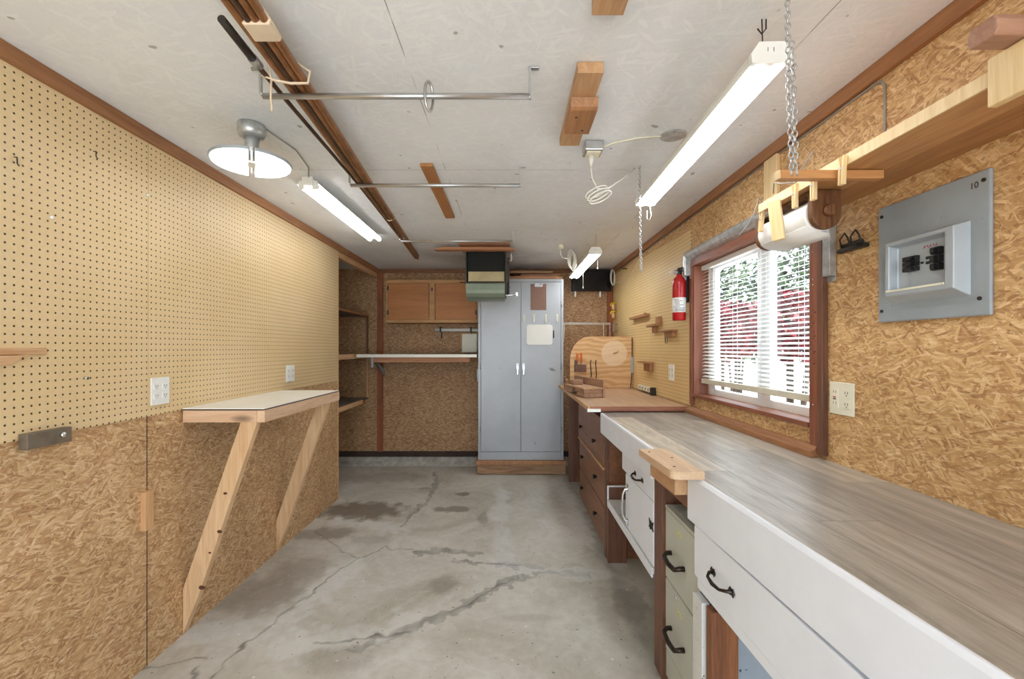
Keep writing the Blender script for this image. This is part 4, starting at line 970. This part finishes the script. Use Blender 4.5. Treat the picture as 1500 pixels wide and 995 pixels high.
solo('peg_hook', MB().tube([(XR-.03, 3.36, 1.44), (XR-.03, 3.36, 1.395), (XR-.045, 3.36, 1.39)], .003, 6).tube([(XR-.03, 3.40, 1.44), (XR-.03, 3.40, 1.40)], .003, 6), 'steel_dark', 'little wire hooks under the block holder on right pegboard', 'hook')
solo('peg_hook', MB().tube([(XR-.006, 4.6, 2.17), (XR-.06, 4.6, 2.17)], .005, 6), 'steel_dark', 'dark peg at top of right pegboard behind the thin chain', 'hook')
t = thing('power_strip', 'white outlet strip on wooden bench against right pegboard', 'power strip', (XR-.03, 3.95, .967))
obj('strip_body', B(XR-.042, XR-.008, 3.72, 4.08, .985, 1.025), 'ivory', t, .003)
for k in range(4): obj('socket', MB().lathe([(.009, 0), (.009, .002)], (XR-.044, 3.78+.08*k, 1.006), 'x', 12), 'slot', t)
obj('bracket', MB().box(XR-.05, XR-.008, 3.68, 3.715, .967, 1.03), 'steel_dark', t, .002)

# fire extinguisher
ex, ey = 1.134, 3.01
t = thing('fire_extinguisher', 'red fire extinguisher with white label hung left of the window', 'fire extinguisher', (ex, ey, 1.538))
obj('cylinder', MB().lathe([(.038, 1.538), (.043, 1.545), (.0435, 1.78), (.041, 1.805), (.030, 1.826), (.018, 1.838), (.016, 1.848)], (ex, ey, 0)), 'red', t)
lab = obj('label', MB().lathe([(.0441, 1.592), (.0441, 1.69)], (ex, ey, 0)), 'paper', t)
mb = MB()
r_ = random.Random(5)
for i in range(9):
    z = 1.602+i*.009; a0 = math.radians(200+r_.uniform(0, 20)); a1 = a0+math.radians(r_.uniform(30, 90))
    vs = []; n = 8
    for k in range(n+1):
        a = a0+(a1-a0)*k/n; vs += [(ex+.0446*math.cos(a), ey+.0446*math.sin(a), z), (ex+.0446*math.cos(a), ey+.0446*math.sin(a), z+.003)]
    mb.cur = 1 if i in (2, 3) else 0
    mb.add(vs, [(2*k, 2*k+2, 2*k+3, 2*k+1) for k in range(n)])
obj('print', mb, ['ink', 'blue'], lab)
obj('valve', MB().lathe([(.016, 1.846), (.018, 1.86), (.012, 1.872)], (ex, ey, 0)).box(ex-.03, ex+.05, ey-.010, ey+.010, 1.868, 1.878), 'black', t, .002)
obj('handle', MB().tube([(ex-.01, ey, 1.884), (ex+.03, ey, 1.892), (ex+.06, ey, 1.888)], .008, 8).tube([(ex+.03, ey, 1.86), (ex+.055, ey, 1.83), (ex+.058, ey, 1.68)], .010, 8), 'black', t)
obj('gauge', MB().lathe([(.013, -.006), (.013, .004)], (ex-.028, ey-.012, 1.858), 'y', 16), 'chrome', t)
obj('pull_ring', MB().tube([(ex-.05+.014*math.cos(a), ey-.012, 1.862+.014*math.sin(a)) for a in [2*PI*i/14 for i in range(14)]], .002, 6, closed=True), 'chrome', t)
obj('bracket', MB().box(ex+.042, XR-.007, ey-.02, ey+.02, 1.66, 1.86), 'black', t, .002)

# ------------------------------------------------------------------ breaker panel
t = thing('breaker_panel', 'grey electrical breaker panel on the right wall under the shelf', 'breaker panel', (XR-.01, 1.285, 1.434))
PX = XR-.012
obj('cover_plate', B(PX, XR-.001, 1.116, 1.456, 1.434, 1.802), 'panelgrey', t, .004)
def ring(y0, y1, z0, z1, x): return [(x, y0, z0), (x, y1, z0), (x, y1, z1), (x, y0, z1)]
rings = [ring(1.163, 1.396, 1.488, 1.684, PX), ring(1.175, 1.388, 1.510, 1.674, PX-.034), ring(1.199, 1.376, 1.524, 1.662, PX-.034), ring(1.204, 1.370, 1.528, 1.656, PX-.008)]
mb = MB(); vs = sum(rings, []); fs = []
for i in range(3):
    for k in range(4): a, b2 = i*4+k, i*4+(k+1) % 4; fs.append((a, a+4, b2+4, b2))
fs.append((12, 15, 14, 13)); mb.add(vs, fs)
obj('raised_surround', mb, 'panelgrey2', t, .003)
obj('door_rail', B(PX-.036, PX-.033, 1.20, 1.385, 1.522, 1.528), 'ivory', t, .0005)
def brk(y0, y1, z0, z1, n, lb=None):
    mb = MB(); h = (z1-z0)/n
    for k in range(n): mb.box(PX-.022, PX-.008, y0, y1, z0+k*h+.001, z0+(k+1)*h-.001); mb.box(PX-.030, PX-.022, y0+.008, y0+.02, z0+k*h+.004, z0+(k+1)*h-.004)
    return obj('breaker', mb, 'black', t, .001)
brk(1.298, 1.342, 1.576, 1.622, 3); brk(1.226, 1.252, 1.566, 1.632, 3)
mb = MB().box(PX-.0086, PX-.008, 1.264, 1.280, 1.604, 1.612).box(PX-.0086, PX-.008, 1.264, 1.280, 1.590, 1.598).box(PX-.0086, PX-.008, 1.286, 1.296, 1.594, 1.600)
obj('marking', mb, 'black', t)
def text(body, size, mat, loc, rot, parent, name='lettering'):
    cu = bpy.data.curves.new(name, 'FONT'); cu.body = body; cu.size = size; cu.extrude = .0003
    o = bpy.data.objects.new(name, cu); C.objects.link(o); me = o.to_mesh(); me2 = me.copy(); o.to_mesh_clear(); bpy.data.objects.remove(o)
    me2.materials.clear(); me2.materials.append(M[mat]); ob = bpy.data.objects.new(name, me2); C.objects.link(ob)
    ob.rotation_euler = rot
    if parent: ob.parent = parent; ob.location = Vector(loc)-wloc(parent)
    else: ob.location = loc
    return ob
text('10', .022, 'ink', (PX-.0006, 1.165, 1.762), (PI/2, 0, -PI/2), t)
mb = MB()
for k in range(5): y = 1.287-.009*k; mb.tube([(PX-.0088, y, 1.636+.004*(k % 2)), (PX-.0088, y-.004, 1.644), (PX-.0088, y-.006, 1.637)], .0007, 4)
obj('red_note', mb, 'redink', t)
mb = MB()
for y, z in ((1.44, 1.772), (1.44, 1.47), (1.14, 1.478), (1.13, 1.775)): mb.lathe([(.005, -.003), (.005, 0)], (PX, y, z), 'x', 10)
obj('screw', mb, 'steel_dark', t)
# bulldog clip on the wall
t = thing('spring_clip', 'dark metal spring clip hanging on OSB left of the breaker panel', 'clip', (XR-.01, 1.565, 1.70))
mb = MB().prism([(XR-.004, 1.705), (XR-.022, 1.708), (XR-.024, 1.694), (XR-.004, 1.692)], 'y', 1.50, 1.625)
obj('jaw', mb, 'steel_dark', t, .002)
mb = MB()
for y in (1.535, 1.585): mb.tube([(XR-.02, y-.022, 1.708), (XR-.028, y-.018, 1.738), (XR-.024, y, 1.757), (XR-.028, y+.018, 1.738), (XR-.02, y+.022, 1.708)], .003, 6)
mb.cyl((XR-.014, 1.52, 1.715), (XR-.014, 1.605, 1.715), .008, 10)
obj('spring_wire', mb, 'steel_dark', t)

# ------------------------------------------------------------------ upper right shelf
t = thing('wall_shelf', 'long pine shelf high on the right wall above the breaker panel', 'shelf', (1.08, .7, 1.865))
obj('shelf_board', B(.947, 1.085, -.6, 1.70, 1.867, 1.893), 'shelf_y', t, .001)
obj('shelf_board', B(1.087, XR-.001, -.6, 1.70, 1.867, 1.893), wood('shelf_pine_dark', srgb(190,138,86), srgb(146,96,56), 'y', scale=.8), t, .001)
obj('front_edge', B(.941, .9465, -.6, 1.70, 1.865, 1.895), 'pale_z', t)
obj('front_cleat', B(.922, .9405, -.6, .868, 1.815, 1.908), 'pale_z', t, .002)
solo('wooden_stick', MB().prism([(.80, 1.9095), (.842, 1.9095), (.848, 1.918), (.848, 1.935), (.842, 1.947), (.80, 1.947), (.794, 1.935), (.794, 1.918)], 'x', .862, 1.19), wood('stick_brown_x', srgb(176,134,110), srgb(146,104,84), 'x'), 'brownish stick end lying on the high shelf at picture right edge', 'stick', bevel=.003)
t = thing('wooden_stick', 'flat stick fixed under the far part of the high right shelf', 'arm', (.92, 1.30, 1.85))
obj('stick', MB().box(.778, 1.075, 1.29, 1.318, 1.840, 1.8645), wood('arm_orange', srgb(204,150,96), srgb(176,120,72), 'x'), t, .002)
obj('stick_end', B(.7735, .7778, 1.29, 1.318, 1.840, 1.8645), 'pale_z', t, .001)
mb = MB().box(1.186, XR-.001, 2.00, 2.10, 2.0, 2.222)
solo('wall_cleat', mb, 'pale_z', 'short pale pine cleat on right wall beyond the high shelf', 'cleat', bevel=.002)
# clothespins
def pin(label, y, x, z, tilt=0, first=[]):
    if not first:
        t = thing('clothespin', label, 'clothespin', (0, 0, 0), 'clothespins on the high shelf edge')
        for s in (-1, 1):
            mb = MB().prism([(s*.002, -.045), (s*.009, -.044), (s*.009, .0), (s*.010, .02), (s*.013, .034), (s*.008, .034), (s*.002, .004)], 'x', -.006, .006)
            obj('prong', mb, 'pale_z', t, .0008)
        obj('spring', MB().tube([(-.008, 0, .002), (.008, 0, .002)], .0045, 8), 'conduit', t)
        first.append(t)
    else: t = copy_tree(first[0])
    t.location = (x, y, z); t.rotation_euler = (tilt, 0, 0); t['label'] = label
    WORLD[t.name] = Vector((x, y, z)); return t
pin('clothespin at far left end of the high shelf edge', 1.702, .953, 1.838, .15)
pin('clothespin second from the far end of high shelf, left of dark bracket', 1.475, .936, 1.856, 0)
pin('clothespin right in front of the dark walnut bracket', 1.385, .936, 1.852, 0)
pin('clothespin standing apart nearest the camera on high shelf edge', 1.262, .934, 1.855, .05)
# leaning wooden paddle
mb = MB(); mb.M = Matrix.Translation((.925, 1.56, 1.80)) @ Euler((0, math.radians(-10), 0)).to_matrix().to_4x4() @ Euler((math.radians(-8), 0, math.radians(-50))).to_matrix().to_4x4()
mb.box(-.020, .020, -.008, .008, -.075, .065)
solo('wooden_paddle', mb, 'pale_z', 'flat pale wood piece hanging in front of the paper towel roll', 'wood piece', bevel=.002)
# paper towel holder
t = thing('paper_towel_holder', 'dark walnut paper towel holder under the high right shelf', 'towel holder', (1.02, 1.6, 1.74))
def rb(y0, y1):
    pts = [(.972, 1.864), (1.068, 1.864)]+[(1.020+.048*math.cos(a), 1.785+.048*math.sin(a)) for a in [-PI*i/12 for i in range(13)]]
    return MB().prism(pts, 'y', y0, y1)
obj('end_bracket', rb(1.445, 1.468), 'walnut', t, .003)
obj('end_bracket', rb(1.76, 1.783), 'walnut', t, .003)
obj('top_rail', B(.975, 1.066, 1.469, 1.759, 1.850, 1.864), 'walnut', t, .002)
obj('rod', MB().cyl((1.020, 1.425, 1.792), (1.020, 1.80, 1.792), .010, 14).lathe([(.016, 1.418), (.02, 1.43), (.014, 1.444)], (1.02, 0, 1.792), 'y', 14), 'walnut', t)
t = thing('paper_towel_roll', 'white paper towel roll in the dark walnut holder', 'paper towels', (1.02, 1.61, 1.74))
cxr, czr, rr = 1.020, 1.790, .054
obj('roll', MB().cyl((cxr, 1.475, czr), (cxr, 1.753, czr), rr, 40), 'paper', t, .004)
mb = MB(); vs = []; n = 10
for i in range(n+1):
    a = -PI/2-.9+(.9)*i/n*1.0; vs += [(cxr+(rr+.0015)*math.cos(a), 1.477, czr+(rr+.0015)*math.sin(a)), (cxr+(rr+.0015)*math.cos(a), 1.752, czr+(rr+.0015)*math.sin(a))]
vs += [(cxr+.03, 1.477, czr-rr-.006), (cxr+.03, 1.752, czr-rr-.006), (cxr+.05, 1.50, czr-rr-.014), (cxr+.048, 1.752, czr-rr-.010)]
mb.smooth = True; mb.add(vs, [(2*i, 2*i+1, 2*i+3, 2*i+2) for i in range(n+2)])
o = obj('loose_sheet', mb, 'paper', t); sm = o.modifiers.new('thick', 'SOLIDIFY'); sm.thickness = .0008
# wires at the shelf end
mb = MB().tube([(.965, 1.705, 1.90), (.95, 1.72, 1.93), (.94, 1.71, 1.90), (.935, 1.73, 1.86), (.92, 1.76, 1.82), (.90, 1.78, 1.79)], .0022, 6)
mb.tube([(.95, 1.62, 1.91), (.94, 1.6, 1.94), (.935, 1.55, 1.92), (.955, 1.5, 1.905), (.94, 1.45, 1.93), (.93, 1.38, 1.955)], .0022, 6)
solo('tangled_wire', mb, 'cordgrey', 'thin tangled grey wire at the far end of the high shelf', 'wire')
solo('surface_cable', MB().tube([(XR-.004, 4.9, CZ-.062), (XR-.004, 1.50, CZ-.062), (XR-.004, 1.455, CZ-.066), (XR-.004, 1.44, CZ-.085), (XR-.004, 1.44, 1.896)], .004, 6), 'cordgrey', 'grey cable along right ceiling trim, dropping to the high shelf', 'cable')

# ------------------------------------------------------------------ right bench
WT = .928
t = thing('worktop', 'long grey wood-plank worktop under the window', 'worktop', (.9, 1.0, .89))
obj('top_surface', MB().prism([(.612, 2.975), (.607, 1.51), (.683, -.8), (XR-.001, -.8), (XR-.001, 2.975)], 'z', .892, WT), 'vinyl', t, .002)
o = obj('fascia', MB().prism([(.606, .806), (.606, .925), (.602, .934), (.590, .934), (.587, .925), (.587, .806)], 'y', 1.875, 2.915), 'white', t, .003)
mb = MB(); mb.M = Matrix.Translation((.598, 1.506, 0)) @ Matrix.Rotation(math.radians(1.75), 4, 'Z')
mb.prism([(.015, .782), (.015, .924), (.012, .934), (.002, .936), (-.004, .925), (-.004, .782)], 'y', -2.2, 0)
obj('fascia', mb, 'white', t, .003)
# near white drawer unit
t = thing('drawer_cabinet', 'white wooden bench drawer nearest the camera with one bronze handle', 'drawer unit', (.9, .6, .56))
mb = MB(); mb.M = Matrix.Translation((.606, 1.478, 0)) @ Matrix.Rotation(math.radians(1.0), 4, 'Z')
mb.box(0, .018, -2.0, 0, .608, .772)
dr = obj('drawer_front', mb, 'white', t, .003)
mb = MB(); mb.M = Matrix.Translation((.612, 1.468, 0)) @ Matrix.Rotation(math.radians(1.0), 4, 'Z'); mb.box(0, .018, -2.0, 0, .570, .604)
obj('bottom_rail', mb, 'white', t, .003)
mb = MB().box(.65, 1.19, -.8, 1.445, .562, .580).box(.66, 1.19, 1.43, 1.445, .58, .88)
obj('carcass', mb, 'white_worn', t)
def pull(parent, x, y0, y1, z, mat='bronze', out=.026, r=.005, name='handle'):
    ym = (y0+y1)/2; mb = MB().tube([(x, y0, z), (x-out*.55, y0+.004, z), (x-out, y0+.02, z-.004), (x-out*1.1, ym, z-.007), (x-out, y1-.02, z-.004), (x-out*.55, y1-.004, z), (x, y1, z)], [r*1.3, r, r*.9, r*1.25, r*.9, r, r*1.3], 8)
    for y in (y0, y1):
        mb.box(x-.003, x, y-.011, y+.011, z-.009, z+.009).prism([(y-.018, z), (y-.008, z+.013), (y, z+.006), (y+.008, z+.013), (y+.018, z), (y+.008, z-.013), (y, z-.006), (y-.008, z-.013)], 'x', x-.0025, x)
    return obj(name, mb, mat, parent, .001)
pull(dr, .6085, 1.232, 1.345, .682)
# file cabinet
t = thing('file_cabinet', 'grey-green steel two-drawer file cabinet under the worktop', 'file cabinet', (.85, 1.65, 0))
obj('body', B(.648, 1.15, 1.485, 1.823, .03, .719), 'filecab', t, .003)
obj('base', B(.652, 1.14, 1.49, 1.818, 0, .03), 'steel_dark', t)
obj('top_rim', MB().box(.630, .648, 1.485, 1.823, .706, .719), 'filecab', t, .002)
for z0, z1, zh in ((.431, .703, .552), (.140, .425, .258)):
    d = obj('drawer', B(.630, .6475, 1.488, 1.820, z0, z1), 'filecab', t, .003)
    y0, y1 = 1.625, 1.755; mb = MB().tube([(.630, y0, zh), (.612, y0, zh), (.598, y0+.010, zh-.008), (.594, (y0+y1)/2, zh-.011), (.598, y1-.010, zh-.008), (.612, y1, zh), (.630, y1, zh)], [.010, .009, .0085, .010, .0085, .009, .010], 10)
    obj('handle', mb, 'bronze', d)
    mb = MB()
    for k in range(5): mb.tube([(.6295, 1.70-.013*k, zh+.10+.012*(k % 2)), (.6292, 1.693-.013*k, zh+.116-.02*(k % 2))], .0012, 4)
    obj('yellow_mark', mb, 'yellowink', d)
obj('lock', MB().lathe([(.009, -.004), (.009, 0)], (.630, 1.70, .405), 'x', 14), 'chrome', t)
obj('kick_panel', B(.632, .6475, 1.488, 1.820, .03, .134), 'filecab', t, .002)
# supports beside the file cabinet
solo('side_panel', B(.600, .625, 1.405, 1.475, 0, .553), 'white_worn', 'narrow worn white upright beside the file cabinet', 'upright', bevel=.002)
solo('support_post', MB().box(.608, .690, 1.355, 1.393, 0, .553), wood('post_brown_z', srgb(150,96,60), srgb(104,62,38), 'z', contrast=1.3), 'reddish brown wooden post under the near white drawer', 'post', bevel=.002)
solo('speckled_panel', B(.692, 1.20, 1.385, 1.40, 0, .553), 'greyspeck', 'blue-grey speckled panel under the worktop behind the near drawer', 'panel')
# vise jaw blocks
t = thing('wooden_vise', 'pine vise jaw blocks fixed at the worktop front edge', 'vise', (.56, 1.58, .855))
mb = MB(); mb.M = Matrix.Translation((.556, 1.575, 0)) @ Matrix.Rotation(math.radians(2), 4, 'Z')
L, Wd = .162, .052; r0 = .025
pts = [(Wd, -L), (Wd, L), (-Wd, L), (-Wd, -L+r0)]+[(-Wd+r0-r0*math.cos(a), -L+r0-r0*math.sin(a)) for a in (.4, .8, 1.2, PI/2)]
mb.prism(pts, 'z', .937, .963)
mb.cur = 1
for px, py in ((-.02, -.10), (-.03, .11), (.02, .02)): mb.lathe([(.005, .963), (.005, .9638)], (px, py, 0), 'z', 10)
obj('top_jaw', mb, [wood('vise_pine', srgb(216,188,156), srgb(190,154,120), 'y', knots=.5), 'slot'], t, .003)
mb = MB(); mb.M = Matrix.Translation((.579, 1.60, 0)) @ Matrix.Rotation(math.radians(2), 4, 'Z'); mb.box(-.028, .026, -.088, .15, .857, .9365)
obj('lower_jaw', mb, 'block_y', t, .002)
solo('worktop_bearer', B(.612, .65, 1.53, 1.87, .80, .89), 'dk_wood_y', 'dark bearer under the worktop edge behind the vise blocks', 'bearer')
# dark dividing panel
t = thing('bench_divider', 'dark reddish brown panel standing between file cabinet and white cabinet', 'panel', (.9, 1.865, 0))
obj('panel', B(.638, 1.19, 1.835, 1.885, 0, .79), 'dk_wood_z', t, .002)
obj('front_post', B(.618, .637, 1.828, 1.925, 0, .80), 'dk_wood_z', t, .003)
# white cabinet
t = thing('white_cabinet', 'white cabinet with drawer and door under the middle of worktop', 'cabinet', (.85, 2.3, .365))
obj('bottom_shelf', B(.614, 1.15, 1.927, 2.805, .382, .408), 'white_worn', t, .002)
obj('front_rail', B(.607, .6135, 1.927, 2.805, .366, .410), 'white', t, .002)
obj('end_lip', B(.618, .73, 2.806, 2.822, .372, .485), 'dk_wood_z', t, .001)
obj('lip_edge', MB().box(.611, .7305, 2.803, 2.824, .4855, .492).box(.610, .617, 2.803, 2.824, .372, .4855), 'white', t, .001)
obj('partition', B(.640, 1.15, 2.385, 2.403, .409, .80), 'dk_wood_z', t)
obj('drawer_box', B(.640, 1.15, 1.93, 2.50, .70, .80), 'white_worn', t)
dr = obj('drawer_front', B(.618, .638, 1.930, 2.475, .690, .802), 'white', t, .003)
pull(dr, .618, 2.095, 2.215, .735)
dd = obj('door', B(.616, .638, 1.932, 2.395, .411, .686), 'white', t, .003)
mb = MB().tube([(.616, 2.34, .62), (.600, 2.345, .615), (.588, 2.345, .59), (.584, 2.345, .535), (.588, 2.345, .48), (.600, 2.345, .455), (.616, 2.34, .45)], .006, 8)
for z in (.625, .445): mb.prism([(2.33, z-.018), (2.36, z-.018), (2.352, z), (2.36, z+.018), (2.33, z+.018), (2.338, z)], 'x', .612, .6155)
obj('handle', mb, 'chrome', dd, .001)
mb = MB().cyl((.612, 1.955, .565), (.612, 1.955, .60), .004, 8)
for s in (-1, 1): mb.prism([(1.955, .572), (1.955+s*.03, .562), (1.955+s*.022, .583), (1.955+s*.03, .604), (1.955, .594)], 'x', .6125, .6158)
obj('hinge', mb, 'steel_dark', dd)
# post at far end of the white cabinet
solo('support_post', B(.617, .735, 2.826, 2.862, 0, .37), 'dk_wood_z', 'dark scuffed post on the floor at far end of white cabinet', 'post', bevel=.002)
# brown drawer chest
t = thing('drawer_chest', 'brown wooden chest of three drawers under the plywood bench top', 'drawer chest', (.9, 3.5, 0))
cy0, cy1 = 2.885, 4.02
obj('carcass', MB().box(.640, 1.18, cy0+.001, cy0+.03, 0, .885).box(.640, 1.18, cy1-.03, cy1, 0, .925).box(.642, 1.17, cy0+.031, cy1-.031, .0, .885), 'dk_wood_y', t, .002)
obj('face_stile', B(.616, .6395, cy0-.0, cy0+.045, 0, .885), 'dk_wood_z', t, .003)
for z0, z1, x, zk in ((.575, .884, .612, .688), (.305, .556, .622, .43), (.04, .298, .622, .167)):
    d = obj('drawer', B(x, .639, cy0+.05, cy1-.01, z0, z1), 'dk_wood_y', t, .004)
    for y in (3.23, 3.82): obj('knob', MB().lathe([(.014, -.026), (.017, -.020), (.012, -.010), (.007, -.004), (.010, 0)], (x, y, zk), 'x', 16), 'black', d)
obj('ledge_strip', B(.607, .6385, cy0+.05, cy1-.01, .5575, .569), 'pine_y', t, .002)
obj('kick_board', B(.66, .70, cy0+.04, cy1-.02, 0, .035), 'dk_wood_y', t)
# plywood bench top
t = thing('plywood_bench', 'plywood bench top at the far end beside the pegboard', 'bench top', (.87, 4.0, .93))
obj('top_surface', B(.530, XR-.007, 2.99, 4.79, .945, .965), 'benchply', t, .002)
obj('edge_strip', B(.530, XR-.007, 2.978, 2.9895, .936, .966), 'benchplyx', t, .002)
obj('side_strip', B(.518, .5295, 2.978, 4.79, .936, .9655), 'pine_y', t, .002)
obj('support_rail', B(.60, 1.19, 3.0, 4.79, .926, .9445), 'dk_wood_y', t)
solo('metal_plate', B(.512, .60, 2.965, 2.977, .931, .952), 'whitepl', 'small white plate on near corner of the plywood bench top', 'plate', bevel=.001)
solo('bench_support', B(.60, 1.19, 4.55, 4.6, 0, .925), 'dk_wood_z', 'dark upright panel supporting far end of the plywood bench', 'panel')
# backboard
t = thing('plywood_backboard', 'upright plywood board with rounded corner and pale circle on bench', 'backboard', (.585, 4.37, .966))
pts = [(.585, .966), (1.195, .966), (1.195, 1.452), (1.180, 1.468)]+[(.585+.20-.20*math.sin(a), 1.468-.20*(1-math.cos(a))*1.15) for a in [PI/2*i/8 for i in range(9)]]
obj('board', MB().prism(pts, 'y', 4.37, 4.389), 'ply_circle', t, .002)
obj('hinge_plate', B(1.176, 1.198, 4.355, 4.368, 1.115, 1.27), 'panelgrey2', t, .001)
obj('edge_wire', MB().tube([(1.186, 4.362, 1.46), (1.184, 4.362, 1.2), (1.18, 4.362, 1.05), (1.168, 4.355, .97)], .004, 6), 'steel_dark', t)
obj('peg', MB().cyl((1.015, 4.369, 1.306), (1.03, 4.26, 1.325), .009, 10), 'pine_x', t)
t = thing('tool_holder', 'small dark wooden tool rack on the left part of plywood backboard', 'tool rack', (.66, 4.33, 1.1))
obj('rack_block', MB().box(.625, .735, 4.315, 4.368, 1.13, 1.195).box(.628, .65, 4.32, 4.368, 1.195, 1.24), 'dk_wood_z', t, .002)
for x, lb in ((.652, 'left'), (.688, 'right')):
    s_ = thing('screwdriver', '%s orange-handled screwdriver in the small dark tool rack' % lb, 'screwdriver', (x, 4.335, 1.19), 'orange screwdrivers in the rack')
    obj('handle', MB().lathe([(.006, 1.212), (.010, 1.225), (.010, 1.285), (.012, 1.30), (.008, 1.312)], (x, 4.335, 0), 'z', 12), 'orange', s_)
    obj('shaft', MB().cyl((x, 4.335, 1.196), (x, 4.335, 1.214), .003, 8), 'conduit', s_)
for x in (.785, .835):
    solo('long_bit', MB().tube([(x, 4.35, 1.24), (x-.006, 4.35, 1.21), (x+.003, 4.352, 1.10), (x, 4.36, 1.06)], .005, 6), 'steel_dark', '%s thin dark tool hanging on plywood backboard right of rack' % ('left' if x < .8 else 'right'), 'tool', 'dark tools on the backboard')
# mitre jig
t = thing('mitre_jig', 'stepped wooden mitre jig sitting on the plywood bench top', 'jig', (.66, 3.8, .966))
R4 = Matrix.Translation((.655, 3.52, 0)) @ Matrix.Rotation(math.radians(12), 4, 'Z')
def jb(*a): m = MB(); m.M = R4; m.box(*a); return m
JW = wood('jig_wood_y', srgb(188,148,118), srgb(146,106,82), 'y'); JT = wood('jig_top_y', srgb(206,166,126), srgb(170,128,92), 'y')
obj('base_block', jb(-.078, .074, 0, .16, .966, 1.000), JW, t, .003)
obj('base_block', jb(-.078, .074, .001, .20, 1.001, 1.030), JW, t, .003)
obj('base_block', jb(-.03, .074, .42, .56, .966, 1.030), JW, t, .003)
obj('top_plate', jb(-.090, .074, -.012, .42, 1.031, 1.044), JT, t, .002)
obj('fence', jb(.0745, .092, -.012, .64, .966, 1.105), JW, t, .003)
obj('rear_block', jb(-.06, .03, .30, .40, 1.045, 1.085), JW, t, .003)
for (x0, x1, y0, y1, z0, z1, lb) in ((.535, .585, 4.22, 4.34, .966, 1.02, 'small wooden offcut on bench left of the mitre jig, lowest'), (.54, .60, 4.23, 4.33, 1.021, 1.06, 'middle wooden offcut stacked left of the mitre jig'), (.532, .582, 4.24, 4.32, 1.061, 1.085, 'top wooden offcut stacked left of the mitre jig')):
    solo('wood_offcut', B(x0-.015, x1-.05, y0, y1, z0, z1), 'block_d', lb, 'offcut', 'offcuts beside the jig', bevel=.002)
